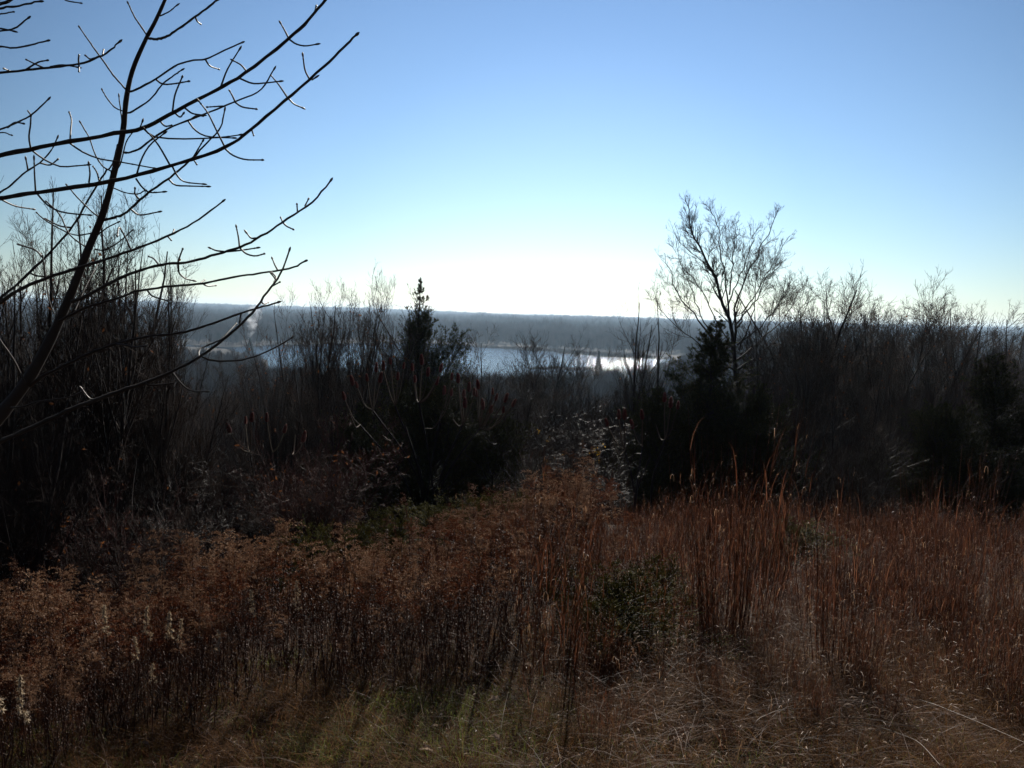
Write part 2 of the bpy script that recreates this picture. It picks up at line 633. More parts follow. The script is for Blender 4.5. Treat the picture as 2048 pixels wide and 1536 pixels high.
def put(proto, px, top, Y, label, group=None, smin=.3, dx=0, name=None):
    """stand proto at photo column px, depth Y, its top at photo row top"""
    p = at(px, top, Y)
    g = float(gz(p[0], Y))
    s = max((p[2] - g) / (proto.h * .99), smin)
    return proto.place((p[0], Y, g), RG.uniform(0, 6.28), s, label, group, name)


# left thicket behind the near branches
LT = [
    (140, 372, 12.0, UP[1], 'tallest bare young tree of the left thicket, its fine twigs behind the near dark trunk'),
    (28, 405, 11.0, UP[0], 'bare upright young tree of fine grey twigs at the very left edge'),
    (75, 452, 12.5, UP[3], 'thin bare sapling between the two tallest trees of the left thicket'),
    (100, 500, 10.2, UP[2], 'bare sapling with a few rusty leaves under the two long near branches'),
    (196, 478, 12.8, UP[0], 'bare sapling just right of the near dark trunk'),
    (248, 498, 11.6, UP[2], 'bare many stemmed young tree right of the near trunk'),
    (292, 560, 11.2, UP[1], 'leaning bare young tree at the right side of the left thicket'),
    (322, 600, 12.2, UP[3], 'lowest bare tree at the right end of the left thicket'),
    (8, 560, 9.0, UP[1], 'bare dark sapling low at the left edge below the long branches'),
    (165, 545, 10.0, UP[3], 'bare sapling standing behind the fork of the near trunk'),
    (225, 580, 9.6, UP[0], 'short bare sapling right of the near trunk below the skyline'),
    (355, 690, 11.5, UP[2], 'small bare sapling between the left thicket and the smoke'),
    (120, 400, 11.4, VASE[2], 'bare many stemmed clump behind the near trunk, top among the long branches'),
    (52, 430, 13.0, VASE[1], 'bare many stemmed clump near the left edge with its top under the long branches'),
    (215, 520, 13.0, VASE[0], 'bare many stemmed clump between the near trunk and the leaning young tree'),
    (300, 610, 13.5, VASE[2], 'bare many stemmed clump at the right end of the left thicket'),
    (60, 600, 8.4, UP[2], 'short bare sapling beside the lower near trunk'),
]
for px, top, Y, pr, lab in LT:
    put(pr, px, top, Y, lab)
# clumps in front of the lake, left of the pointed cedar
MT = [
    (680, 556, 19, VASE[0], 'tallest vase shaped clump of bare stems left of the pointed cedar'),
    (742, 580, 20.5, VASE[2], 'bare slender clump directly left of the pointed cedar'),
    (628, 592, 18.2, VASE[1], 'bare many stemmed clump left of the tallest clump'),
    (596, 598, 19.5, UP[0], 'thin bare sapling poking above the skyline left of the stemmed clumps'),
    (545, 640, 18.5, VASE[0], 'low bare clump right of the smoke plume'),
    (700, 575, 18.6, VASE[1], 'bare many stemmed clump right behind the tallest clump left of the cedar'),
    (655, 600, 20.5, VASE[2], 'bare many stemmed clump between the two front clumps before the lake'),
    (575, 660, 20.0, VASE[0], 'bare low clump covering the left arm of the lake'),
    (712, 620, 17.2, UP[2], 'bare twiggy sapling between the clumps left of the cedar'),
    (800, 655, 21, UP[1], 'bare sapling close behind the pointed cedar'),
    (490, 742, 16, VASE[2], 'low bare clump below the smoke plume'),
    (575, 720, 15.4, VASE[1], 'low bare clump in front of the left arm of the lake'),
    (660, 735, 15.0, UP[3], 'low bare sapling below the tallest stemmed clump'),
]
for px, top, Y, pr, lab in MT:
    put(pr, px, top, Y, lab)
CT = [
    (955, 640, 44, FORK[0], 'bare forked tree standing before the open lake right of the pointed cedar'),
    (1062, 682, 38, ROUND[0], 'bare round tree right of the forked tree before the lake'),
    (1005, 704, 34, ROUND[1], 'smaller bare tree between the forked tree and the round tree'),
    (1112, 696, 46, ROUND[2], 'bare tree before the island of dark trees in the lake'),
    (1040, 742, 27, FORK[1], 'low bare tree with dark trunks below the round tree'),
    (1165, 752, 36, ROUND[1], 'low bare tree below the glittering part of the lake'),
    (1300, 598, 27, UP[1], 'thin bare tree just left of the biggest bare tree'),
    (1268, 640, 30, UP[0], 'thin bare sapling at the right end of the glittering water'),
    (1230, 742, 30, UP[2], 'low bare sapling below the right end of the lake'),
    (905, 672, 30, UP[3], 'slender bare sapling right beside the pointed cedar'),
]
for px, top, Y, pr, lab in CT:
    put(pr, px, top, Y, lab)
RT = [
    (1640, 568, 26, ROUND[0], 'bare round crowned tree just right of the biggest bare tree'),
    (1600, 598, 24, UP[2], 'bare sapling under the right side of the biggest bare tree'),
    (1690, 592, 27, FORK[0], 'bare forked tree between the two round crowned trees on the right'),
    (1752, 556, 22, ROUND[1], 'bare round crowned tree second in height on the right'),
    (1800, 580, 23, VASE[1], 'bare stemmed clump close right of the second tallest right tree'),
    (1880, 606, 24, ROUND[2], 'bare tree standing alone left of the dark cedar at the right edge'),
    (1722, 640, 19, VASE[0], 'bare low clump below the two round crowned trees'),
    (1835, 650, 20, VASE[2], 'bare low clump between the right round trees and the lone bare tree'),
    (1590, 660, 19, VASE[1], 'bare clump with dark stems right of the big cedar'),
    (1660, 690, 17.5, UP[3], 'bare low sapling right of the big cedar'),
    (1925, 690, 20, UP[0], 'bare low sapling left of the right edge cedar'),
    (1780, 700, 16.5, VASE[2], 'bare low clump with crossing stems before the right thicket'),
    (1984, 630, 19, UP[1], 'thin bare sapling tip above the right edge cedar'),
    (2010, 668, 34, ROUND[0], 'bare tree rising behind the right edge cedar'),
]
for px, top, Y, pr, lab in RT:
    put(pr, px, top, Y, lab)

rq = np.random.default_rng(14)
for i, px in enumerate(np.linspace(1555, 2060, 18)):
    pr = (ROUND + VASE + UP)[int(rq.integers(0, 10))]
    put(pr, px + rq.uniform(-14, 14), rq.uniform(606, 668) + (px - 1555) * .03, rq.uniform(22, 36),
        'bare twiggy tree in the low dark treeline on the right, below the taller round crowns', 'bare trees of the dark treeline on the right')

# ---- the biggest bare tree, limbs shaped one by one
BT_Y = 25.0
rng = np.random.default_rng(51)
limbs = [
    ([(1468, 1010), (1470, 850), (1472, 740), (1467, 670), (1455, 625), (1440, 590), (1427, 550), (1408, 508), (1390, 478), (1381, 455), (1378, 430), (1374, 396)], .12, .012, (0, -.3)),
    ([(1467, 690), (1470, 640), (1474, 600), (1486, 568), (1499, 542), (1516, 508), (1530, 478), (1546, 448), (1560, 410)], .075, .012, (0, .5)),
    ([(1458, 634), (1452, 570), (1444, 520), (1438, 470), (1430, 435), (1412, 412)], .055, .01, (0, 1.1)),
    ([(1440, 700), (1400, 640), (1367, 603), (1347, 568), (1336, 530), (1326, 500)], .055, .01, (0, -1.2)),
    ([(1470, 650), (1505, 610), (1523, 570), (1545, 545), (1570, 520)], .05, .01, (0, .8)),
    ([(1474, 690), (1530, 645), (1560, 602), (1582, 560)], .05, .01, (0, -.8)),
    ([(1459, 590), (1464, 530), (1468, 480), (1476, 440)], .045, .01, (0, .4)),
    ([(1470, 720), (1420, 660), (1395, 610), (1380, 560), (1372, 520)], .05, .01, (0, 1.3)),
    ([(1478, 700), (1500, 650), (1510, 600), (1512, 560), (1520, 520)], .045, .01, (0, -1.5)),
    ([(1468, 740), (1400, 690), (1350, 650), (1318, 612), (1310, 590)], .05, .01, (0, .6)),
    ([(1475, 740), (1540, 690), (1590, 640), (1612, 600)], .05, .01, (0, .2)),
    ([(1456, 610), (1476, 560), (1500, 500), (1512, 462)], .045, .01, (0, -1.0)),
    ([(1470, 660), (1502, 600), (1532, 552), (1556, 512), (1576, 474)], .045, .01, (0, 1.2)),
    ([(1465, 700), (1428, 630), (1400, 575), (1362, 528), (1350, 480)], .045, .01, (0, .9)),
    ([(1474, 720), (1545, 660), (1582, 615), (1596, 580)], .045, .01, (0, 1.0)),
    ([(1430, 556), (1408, 525), (1365, 490), (1345, 462)], .035, .01, (0, -.5)),
]
base = at(1468, 800, BT_Y)
base[2] = float(gz(base[0], BT_Y))
bt = thing('bare_tree', 'biggest bare tree, spreading wide against the bright sky behind the big cedar', 'tree', tuple(base))
PL, RL = [], []
for pts, ra, rb, (d0, d1) in limbs:
    W = np.array([at(px, py, BT_Y + d0 + (d1 - d0) * i / (len(pts) - 1)) for i, (px, py) in enumerate(pts)])
    W = smooth_poly(W, 16)
    if ra == .12:
        W[0, 2] = base[2] - .2
    W[1:, :] += rng.normal(size=(15, 3)) * .025
    PL.append(W - base)
    RL.append((ra + (rb - ra) * np.linspace(0, 1, 16) ** .5) * (.85 if ra == .12 else .58))
PL, RL = np.array(PL), np.array(RL)
A = Acc()
A.tubes(PL[:1], RL[:1], 8)
A.obj('trunk', M['bark_dark'], bt)
for i in range(1, len(PL)):
    A = Acc()
    A.tubes(PL[i:i + 1], RL[i:i + 1], 6)
    A.obj('limb', M['bark_dark'], bt)
A = Acc()
P1, R1 = spawn(rng, PL, RL, 24, .3, .98, 34, 10, .5, .72, 8, .08, .035, .45, .0044, .3, lenabs=1.1)
okb = (P1[:, 0, 2] > at(1460, 575, BT_Y)[2] - base[2]) | (rng.uniform(size=len(P1)) < .3) | (np.abs(P1[:, 0, 0] - at(1456, 600, BT_Y)[0] + base[0]) > .55)
P1, R1 = P1[okb], R1[okb]
P2, R2 = spawn(rng, P1, R1, 6.5, .15, 1, 38, 12, .5, .4, 6, .08, .04, .7, .0034, .5)
P3, R3 = spawn(rng, P2, R2, 3.5, .15, 1, 40, 12, .6, .4, 5, .08, .05, .8, .0028, .6)
for P_, R_ in ((P1, R1), (P2, R2), (P3, R3)):
    A.tubes(P_, R_, 3)
A.obj('crown', M['twig_dark'], bt)

# ---- bare shrubs under the trees along the meadow's edge
spots = []
rs = np.random.default_rng(5)
while len(spots) < 120:
    y = rs.uniform(8, 22)
    x = rs.uniform(-.62, .62) * y
    c_ = x / y * F + 1024
    if y < edge(x) + .6 or (y < 16.6 and (690 < c_ < 1050 or 1215 < c_ < 1590 or c_ > 1840)):
        continue
    spots.append((x, y))
spots.sort(key=lambda p: p[1])
GS = 'bare twiggy shrubs along the meadow edge'
SHL = {0: 'dark bare thicket shrub below the trees along the edge of the meadow',
       1: 'grey twigged bare shrub below the trees along the edge of the meadow',
       2: 'dark red twigged bare shrub below the trees along the edge of the meadow',
       3: 'brown bare shrub with paler twigs below the trees along the meadow edge'}
for i, (x, y) in enumerate(spots):
    k = [0, 1, 0, 3, 0, 2, 3][i % 7]
    if -5 < x < -2 and i % 2:
        k = 2
    BUSH[k].place((x, y, float(gz(x, y))), rs.uniform(0, 6.28), rs.uniform(.75, 1.25), SHL[k], GS)

# ---- trees down the slope
rs = np.random.default_rng(9)
GT = 'bare trees on the wooded slope below the meadow'
n = 0
pool = ROUND + FORK + UP + VASE
while n < 230:
    y = 17 + 78 * rs.uniform() ** .8
    x = rs.uniform(-.66, .66) * y
    c = (x / y) * F + 1024
    if y < edge(x) + 5:
        continue
    h = rs.uniform(3.6, 5.2) + y * .05
    g = float(gz(x, y))
    # keep their tops below the lake view, as in the photo
    lim_row = 730 if 540 < c < 1350 else 690
    hmax = CAM.z - y * (lim_row - 629 + rs.uniform(0, 70)) / F - g
    h = min(h, hmax)
    if h < 2:
        continue
    pr = pool[rs.integers(0, len(pool))]
    near = y < 40
    pr.place((x, y, g), rs.uniform(0, 6.28), h / pr.h,
             'bare dark tree high on the wooded slope just behind the meadow shrubs' if near else 'bare tree far down the wooded slope toward the lake',
             GT if near else 'bare trees further down toward the lake')
    n += 1


# ------------------------------------------------------------------ cedars
def cedar(seed, h, rbase, prof, nb=120, nsub=16, nshoot=9, mat='cedar', shoot=.055, srad=.0045, up=.06, t0=.03, tipfree=.0, name='cedar_tree', cat='tree', droop=70, ragged=.35):
    """prof(t): crown radius share at height share t"""
    rng = np.random.default_rng(seed)
    tr = np.zeros((1, 14, 3))
    tr[0, :, 2] = np.linspace(-.1, h * .985, 14)
    tr[0, 1:, :2] += np.cumsum(rng.normal(size=(13, 2)) * h * .006, 0)
    rr = (.016 * h * np.linspace(1, .06, 14))[None]
    A, Lf = Acc(), Acc()
    A.tubes(tr, rr, 6)
    tt = np.sort(rng.uniform(t0, .985, nb))
    f = tt * 13
    i = np.minimum(f.astype(int), 12)
    pos = tr[0, i] + (tr[0, i + 1] - tr[0, i]) * (f - i)[:, None]
    az = np.arange(nb) * 2.399 + rng.normal(size=nb) * .5
    el = np.radians(90 - droop + 35 * tt + rng.normal(size=nb) * 9)
    d = np.stack([np.cos(az) * np.cos(el), np.sin(az) * np.cos(el), np.sin(el)], 1)
    # uneven outline: slow lobes by direction and height
    lobe = 1 + ragged * np.sin(az * 2 + seed) * np.sin(tt * 17 + seed * 2) + rng.normal(size=nb) * ragged * .45
    Lb = np.array([prof(x) for x in tt]) * rbase * np.clip(lobe, .3, 1.7)
    P1 = grow_dirs(rng, pos, d, Lb, 8, up, .06)
    R1 = (.004 + .012 * Lb)[:, None] * np.linspace(1, .2, 8)[None] * .6
    A.tubes(P1, R1, 3)
    P2, R2 = spawn(rng, P1, R1, nsub, .12, 1., 42, 12, .42, .55, 6, up * 1.6, .09, .5, .0016, .5)
    A.tubes(P2, R2, 3)
    P3, R3 = spawn(rng, P2, R2, nshoot * .55, .1, 1., 38, 14, .5, .4, 5, up * 2, .1, .7, .0012, .6)
    PP = np.concatenate([P2[:, [0, 1, 2, 3, 5]], P3, P1[:, [2, 4, 5, 6, 7]]]) if len(P3) else P2
    K = len(PP)
    m = int(nshoot)
    idx = np.repeat(np.arange(K), m)
    t_ = rng.uniform(.1, 1, len(idx)) * 4
    i = np.minimum(t_.astype(int), 3)
    fr = (t_ - i)[:, None]
    pos = PP[idx, i] * (1 - fr) + PP[idx, i + 1] * fr
    T = unit(PP[idx, i + 1] - PP[idx, i])
    D = unit(T + rng.normal(size=(len(idx), 3)) * .55 + np.array([0, 0, .35]))
    Lf.cones(pos, D, shoot * rng.uniform(.5, 1.3, len(idx)), srad * rng.uniform(.7, 1.3, len(idx)))
    return Proto(name, cat, [('trunk', A.mesh('trunk', M['bark_dark'])), ('foliage', Lf.mesh('foliage', M[mat], False))], h)


def spire(t):
    return float(np.interp(t, [0, .3, .55, .66, .74, .80, .9, 1], [1.1, 1.1, .95, .78, .46, .26, .13, .03]))


def broad(t):
    return (.75 + .35 * math.sin(min(t * 3.2, 3.1))) * (1 - t ** 2.4) + .06


def conic(t):
    return (1 - t) ** .8 * (.92 if t > .06 else .6) + .05


def pushcedar(pr, px, top, Y, lab, sx=1.0, group=None, rz=0):
    p = at(px, top, Y)
    g = float(gz(p[0], Y))
    s = (p[2] - g) / pr.h
    pr.place((p[0], Y, g), rz, (s * sx, s * sx, s), lab, group)


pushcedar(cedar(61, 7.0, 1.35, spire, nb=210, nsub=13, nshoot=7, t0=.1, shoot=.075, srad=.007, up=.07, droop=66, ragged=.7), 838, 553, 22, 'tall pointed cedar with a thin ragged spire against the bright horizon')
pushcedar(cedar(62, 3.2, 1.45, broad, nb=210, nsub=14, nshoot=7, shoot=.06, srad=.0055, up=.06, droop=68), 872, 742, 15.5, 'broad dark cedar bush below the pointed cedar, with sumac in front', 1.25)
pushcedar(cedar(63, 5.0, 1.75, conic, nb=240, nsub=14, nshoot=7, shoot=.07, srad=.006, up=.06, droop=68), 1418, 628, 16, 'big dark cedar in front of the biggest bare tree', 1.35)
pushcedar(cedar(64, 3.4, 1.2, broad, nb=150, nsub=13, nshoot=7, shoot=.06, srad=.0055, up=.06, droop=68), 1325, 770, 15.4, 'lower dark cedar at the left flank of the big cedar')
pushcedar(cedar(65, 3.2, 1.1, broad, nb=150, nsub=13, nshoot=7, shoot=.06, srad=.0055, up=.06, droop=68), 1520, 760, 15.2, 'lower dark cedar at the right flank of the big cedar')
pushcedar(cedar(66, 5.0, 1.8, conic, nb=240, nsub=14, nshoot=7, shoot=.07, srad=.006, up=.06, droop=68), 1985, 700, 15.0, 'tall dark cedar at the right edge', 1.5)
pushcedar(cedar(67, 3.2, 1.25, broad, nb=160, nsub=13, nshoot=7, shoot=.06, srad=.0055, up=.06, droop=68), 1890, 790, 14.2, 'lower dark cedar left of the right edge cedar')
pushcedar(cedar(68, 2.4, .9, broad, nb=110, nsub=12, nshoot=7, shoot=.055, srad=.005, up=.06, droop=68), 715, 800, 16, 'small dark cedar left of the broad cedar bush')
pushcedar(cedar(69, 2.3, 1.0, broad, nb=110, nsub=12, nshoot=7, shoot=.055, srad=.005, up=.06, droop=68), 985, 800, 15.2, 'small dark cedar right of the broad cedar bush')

# low junipers in the meadow
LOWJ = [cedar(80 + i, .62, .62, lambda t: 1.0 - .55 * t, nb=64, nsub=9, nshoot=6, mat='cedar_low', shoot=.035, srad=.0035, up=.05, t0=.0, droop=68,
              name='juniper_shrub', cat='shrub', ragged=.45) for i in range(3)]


JUN = []
JIN = []


def lowj(k, px, py, h, lab, s=1.0, rz=0):
    """px,py: the middle of the shrub in the photo"""
    p = onground(px, py, h * .5)
    g = float(gz(p[0], p[1]))
    (JUN if py < 1110 else JIN).append((p[0], p[1], .55 * s))
    LOWJ[k].place((p[0], p[1], g - .02), rz, (s, s, h / LOWJ[k].h), lab)


lowj(0, 1240, 1215, .62, 'bushy green juniper shrub alone in the middle of the red grass', 1.12)
lowj(1, 1330, 1160, .50, 'lower juniper shrub touching the right side of the bushy green juniper', .8, 2)
lowj(2, 1120, 1130, .45, 'thin juniper shrub at the left side of the bushy green juniper', .7, 1)


def rowj(k, px, top, Y, lab, s, rz):
    p = at(px, top, Y)
    g = float(gz(p[0], Y))
    JUN.append((p[0], Y, .62 * s))
    LOWJ[k].place((p[0], Y, g - .02), rz, (s, s, (p[2] - g) / LOWJ[k].h), lab)


rowj(1, 625, 1028, 8.9, 'green juniper shrub at the far left end of the juniper row', 1.0, 1)
rowj(2, 705, 1022, 9.5, 'second juniper shrub from the left in the row under the broad cedar', 1.0, 3)
rowj(1, 790, 1000, 10.0, 'third juniper shrub from the left, below the left side of the broad cedar', 1.1, 2)
rowj(0, 870, 978, 10.5, 'brownish green juniper shrub right below the broad cedar bush', 1.3, 4)
rowj(1, 960, 975, 10.9, 'juniper shrub below the small cedar right of the broad cedar', 1.2, 5)
rowj(2, 1035, 960, 11.2, 'juniper shrub at the right end of the juniper row', 1.1, 2.5)
lowj(0, 1605, 1080, .6, 'olive juniper shrub behind the red grass on the right', 1.1, 1.5)
lowj(2, 555, 1105, .45, 'small juniper shrub among the dead stalks left of the juniper row', .8, 5.2)

# ------------------------------------------------------------------ sumac
cone_acc = Acc()
rng = np.random.default_rng(3)
nn = 240
tz = rng.uniform(0, 1, nn)
rad = .026 * np.sin(np.clip(tz * .85 + .15, 0, 1) * math.pi) ** .6 * (1 - .35 * tz)
aa = rng.uniform(0, 6.28, nn)
pc = np.stack([rad * np.cos(aa), rad * np.sin(aa), tz * .17], 1)
dd = unit(np.stack([np.cos(aa), np.sin(aa), .6 + 0 * aa], 1))
cone_acc.cones(pc - dd * .01, dd, .03, .008, 4)
cone_acc.tubes(np.stack([np.zeros(6), np.zeros(6), np.linspace(0, .17, 6)], 1), np.array([.012, .022, .024, .022, .016, .004]), 6)
CONE = cone_acc.mesh('seed_head', M['sumac_head'])


def sumac(label, px, Y, forks, tips, seed, bare=()):
    rng = np.random.default_rng(seed)
    b = at(px, 900, Y)
    b[2] = float(gz(b[0], Y))
    root = thing('sumac_shrub', label, 'shrub', tuple(b))
    fw = [at(x, y, Y + dy) - b for x, y, dy in forks]
    for p in fw:
        q0 = np.array([rng.normal() * .15, rng.normal() * .12, -.1])
        mid = q0 * .5 + p * .5 + np.array([-p[0] * .22, -p[1] * .2, .1])
        A = Acc()
        A.tubes(smooth_poly([q0, mid, p], 9), np.linspace(.019, .011, 9), 6)
        A.obj('stem', M['bark_dark'], root)
    A = Acc()
    for i, (x, y) in enumerate(list(tips) + list(bare)):
        k = int(np.argmin([np.hypot(x - f[0], (y - f[1]) * .8) + (0 if f[1] > y + 6 else 400) for f in forks]))
        p0 = fw[k]
        p1 = at(x, y, Y + forks[k][2] + rng.normal() * .3) - b
        low = p0 + (p1 - p0) * .45
        low[2] -= .18 * np.linalg.norm((p1 - p0)[:2]) + .02
        c = smooth_poly([p0, low, p1], 8)
        A.tubes(c, np.linspace(.010, .0075, 8), 5)
        if i < len(tips):
            o = link('seed_head', CONE, root, tuple(p1))
            dv = Vector(c[-1] - c[-3]).normalized() + Vector((0, 0, .7)) + Vector(rng.normal(size=3) * .12)
            o.rotation_euler = dv.to_track_quat('Z', 'Y').to_euler()
            s = rng.uniform(.6, .95)
            o.scale = (s, s, s)
    A.obj('branch', M['sumac'], root)


tips = [(752, 744), (767, 740), (781, 729), (807, 738), (844, 729), (880, 744), (917, 766), (706, 770), (715, 776), (902, 792), (927, 796), (938, 783), (948, 791), (957, 778), (953, 793), (964, 811), (966, 819), (981, 826), (985, 789), (991, 802), (1009, 804), (1006, 826), (1024, 813), (888, 789), (872, 770), (830, 765), (795, 760), (735, 762), (855, 752), (903, 760), (825, 742), (760, 765), (930, 815), (690, 800)]
forks = [(745, 820, -.2), (790, 812, .3), (838, 806, -.4), (880, 838, .2), (925, 850, -.3), (960, 856, .3), (720, 850, .4), (810, 850, -.6)]
sumac('wide sumac shrub with many dark red seed heads before the broad cedar bush', 860, 14.0, forks, tips, 1, bare=[(850, 857), (905, 838), (700, 828)])
sumac('sumac shrub with pale upright stems and red seed heads before the big cedar', 1275, 13.2,
      [(1250, 900, 0), (1285, 893, .2), (1330, 880, -.2), (1300, 915, -.1)],
      [(1216, 853), (1238, 838), (1250, 840), (1266, 858), (1285, 838), (1329, 804), (1341, 815), (1355, 818)], 2, bare=[(1225, 880), (1312, 850)])
sumac('small sumac shrub with few seed heads in the dark brush below the smoke', 535, 13.2,
      [(500, 905, 0), (545, 905, .2), (585, 910, -.2)],
      [(461, 866), (491, 848), (503, 843), (534, 843), (568, 866), (606, 884)], 4, bare=[(590, 870), (520, 880)])
sumac('low leafless sumac shoots standing between the two big dark cedars', 1075, 13.4,
      [(1062, 985, 0), (1075, 975, .1), (1098, 985, 0)], [], 6, bare=[(1038, 905), (1082, 900), (1077, 896), (1117, 915)])

# yellow leaved sapling
yl = bare_tree(700, 1.9, stems=3, lean=9, lim=10, lim_ang=30, lim_lr=.3, br=4, tw=3, up=.12, rtw=.0018, leaves=170, leafmat='yellow', name='yellow_leaved_sapling', cat='sapling')
put(yl, 1136, 868, 15.2, 'thin sapling with a few bright yellow leaves between the two dark cedars')
yl2 = bare_tree(701, 1.6, stems=4, lean=14, lim=9, lim_ang=34, lim_lr=.35, br=4, tw=3, up=.12, rtw=.0018, leaves=260, leafmat='olive', name='olive_leaved_sapling', cat='sapling')
put(yl2, 1165, 925, 14.0, 'low sapling with dull olive leaves right of the yellow one')
put(bare_tree(702, 7, stems=2, lean=10, lim=12, lim_ang=40, lim_lr=.45, br=6, tw=4, up=.07, rtw=.004, leaves=2500, leafmat='olive', name='leafy_tree', cat='tree'), 443, 768, 60,
    'round tree with thin olive leaves down the slope below the smoke')
# ------------------------------------------------------------------ near tree at the left edge
nr = np.random.default_rng(77)
NT_Y = 3.2


def W(px, py, Y):
    return at(px, py, Y)


def trace(pts, y0, y1, n):
    k = len(pts)
    w = [W(px, py, y0 + (y1 - y0) * i / (k - 1)) for i, (px, py) in enumerate(pts)]
    return smooth_poly(w, n)


def pxr(width, Y):
    return width * .5 * Y / F


g0 = at(-330, 1500, 3.3)
g0[2] = float(gz(g0[0], 3.3))
nt_root = thing('bare_tree', 'bare tree close by at the left edge with long reaching branches before the sky', 'tree', tuple(g0))
O = g0


def buds(acc, c, r):
    """swollen bud at the tip, nodes along the twig"""
    d = unit(c[-1] - c[-2])
    acc.tubes(np.stack([c[-1] - d * .002, c[-1] + d * .004, c[-1] + d * .010, c[-1] + d * .016]), np.array([r, r * 1.5, r * 1.4, r * .3]), 5)
    L = np.linalg.norm(np.diff(c, axis=0), axis=1).sum()
    for t_ in np.arange(.25, .97, max(.12, .03 / max(L, .03))):
        f = t_ * (len(c) - 1)
        i = min(int(f), len(c) - 2)
        p = c[i] + (c[i + 1] - c[i]) * (f - i)
        dd_ = unit(c[i + 1] - c[i])
        acc.tubes(np.stack([p - dd_ * .004, p, p + dd_ * .004]), np.array([r * .9, r * 1.3, r * .9]), 5)


def limb(pts, w0, w1, y0, y1, twigs=(), name='branch', bud=True, wig=.0):
    w0, w1 = w0 * .76, w1 * .86
    n = max(8, len(pts) * 4)
    c = trace(pts, y0, y1, n)
    r = np.array([pxr(w0 + (w1 - w0) * (i / (n - 1)) ** .8, y0 + (y1 - y0) * i / (n - 1)) for i in range(n)])
    c[1:-1] += nr.normal(size=(n - 2, 3)) * (.0008 if w0 > 5 else .0003)
    r *= 1 + .07 * nr.normal(size=n)
    A = Acc()
    A.tubes(c - O, r, 8 if w0 > 8 else 6)
    if bud:
        buds(A, c - O, pxr(w1, y1))
    b = A.obj(name, M['bark'], nt_root)
    if twigs:
        for tp in twigs:
            T_ = Acc()
            fracs = np.linspace(0, 1, 60)
            sm = smooth_poly(np.array(pts, float), 60)
            q = int(np.argmin(((sm - np.array(tp[0])) ** 2).sum(1)))
            Yb = y0 + (y1 - y0) * fracs[q]
            cc = trace(tp, Yb, Yb + nr.normal() * .10, 9)
            ww = np.linspace(4.0, 2.7, 9) if len(tp) > 2 else np.linspace(3.4, 2.5, 9)
            T_.tubes(cc - O, np.array([pxr(x, Yb) for x in ww]), 5)
            buds(T_, cc - O, pxr(2.9, Yb))
            T_.obj('twig', M['twig'], b)
    return b


# main stem
stem = trace([(-330, 1700), (-230, 1300), (-120, 1010), (-40, 880), (45, 775), (95, 690), (140, 592), (175, 502), (205, 430), (226, 355), (245, 270), (253, 195), (266, 138), (292, 78), (311, 42), (330, 0), (352, -50)], 3.3, 3.1, 60)
stem[0, 2] = g0[2] - .1
wst = np.interp(np.linspace(0, 1, 60), [0, .18, .27, .36, .5, .65, .8, 1], [40, 31, 23, 18, 13, 10.5, 8, 5.2])
A = Acc()
A.tubes(stem - O, np.array([pxr(x, 3.2) for x in wst]) * (1 + .04 * nr.normal(size=60)), 10)
A.obj('trunk', M['bark'], nt_root)
# second stem out of the frame carrying the two long upper branches
st2 = trace([(-340, 1600), (-330, 1100), (-270, 700), (-215, 420), (-180, 200), (-150, 20), (-120, -180)], 3.25, 2.7, 30)
st2[0, 2] = g0[2] - .05
A = Acc()
A.tubes(st2 - O, np.array([pxr(x, 3.0) for x in np.linspace(44, 14, 30)]), 10)
A.obj('trunk', M['bark'], nt_root)

limb([(-230, 450), (-110, 345), (0, 311), (100, 291), (230, 267), (287, 256), (345, 226), (430, 181), (490, 146), (578, 78), (622, 34), (660, -12), (690, -60)], 15, 5.5, 2.95, 2.75,
     [[(345, 225), (350, 190), (364, 155)], [(442, 172), (455, 138), (478, 100)], [(480, 157), (505, 167), (530, 166), (558, 163)], [(494, 144), (482, 130), (468, 122)],
      [(578, 78), (570, 62), (562, 48)], [(579, 79), (592, 88), (610, 92), (631, 89)], [(287, 257), (310, 274), (370, 278), (440, 275), (478, 270)],
      [(370, 216), (385, 227), (405, 230)], [(140, 285), (141, 262), (143, 240), (139, 226)], [(140, 287), (165, 304), (200, 318), (240, 324), (306, 336)],
      [(62, 299), (58, 275), (61, 250), (62, 232)], [(65, 302), (90, 320), (120, 333), (150, 332), (173, 330)], [(280, 256), (284, 245)], [(318, 240), (330, 252), (342, 251)],
      [(350, 226), (360, 234), (366, 228)], [(628, 28), (632, 14)]])
limb([(-205, 440), (-100, 408), (0, 396), (75, 385), (225, 362), (340, 332), (445, 297), (500, 261), (570, 201), (640, 141), (685, 97), (711, 71)], 14, 5, 2.9, 2.7,
     [[(448, 291), (430, 255), (415, 225), (398, 203)], [(450, 297), (465, 310), (490, 319), (523, 320)], [(575, 195), (558, 170), (543, 152)], [(576, 196), (588, 208), (603, 215)],
      [(618, 157), (610, 140), (606, 113)], [(340, 330), (320, 295), (305, 275), (291, 260)], [(345, 333), (355, 352), (370, 364), (404, 368)],
      [(273, 350), (283, 318), (300, 290), (327, 268)], [(272, 357), (285, 375), (300, 385), (325, 384)], [(198, 360), (194, 345), (187, 334)],
      [(178, 365), (180, 348), (178, 330)], [(71, 383), (69, 350), (68, 320)], [(75, 388), (95, 410), (120, 423), (150, 428), (176, 430)], [(0, 398), (30, 412), (64, 418)], [(503, 258), (507, 270)],
      [(624, 160), (630, 156)], [(385, 316), (393, 328)]])
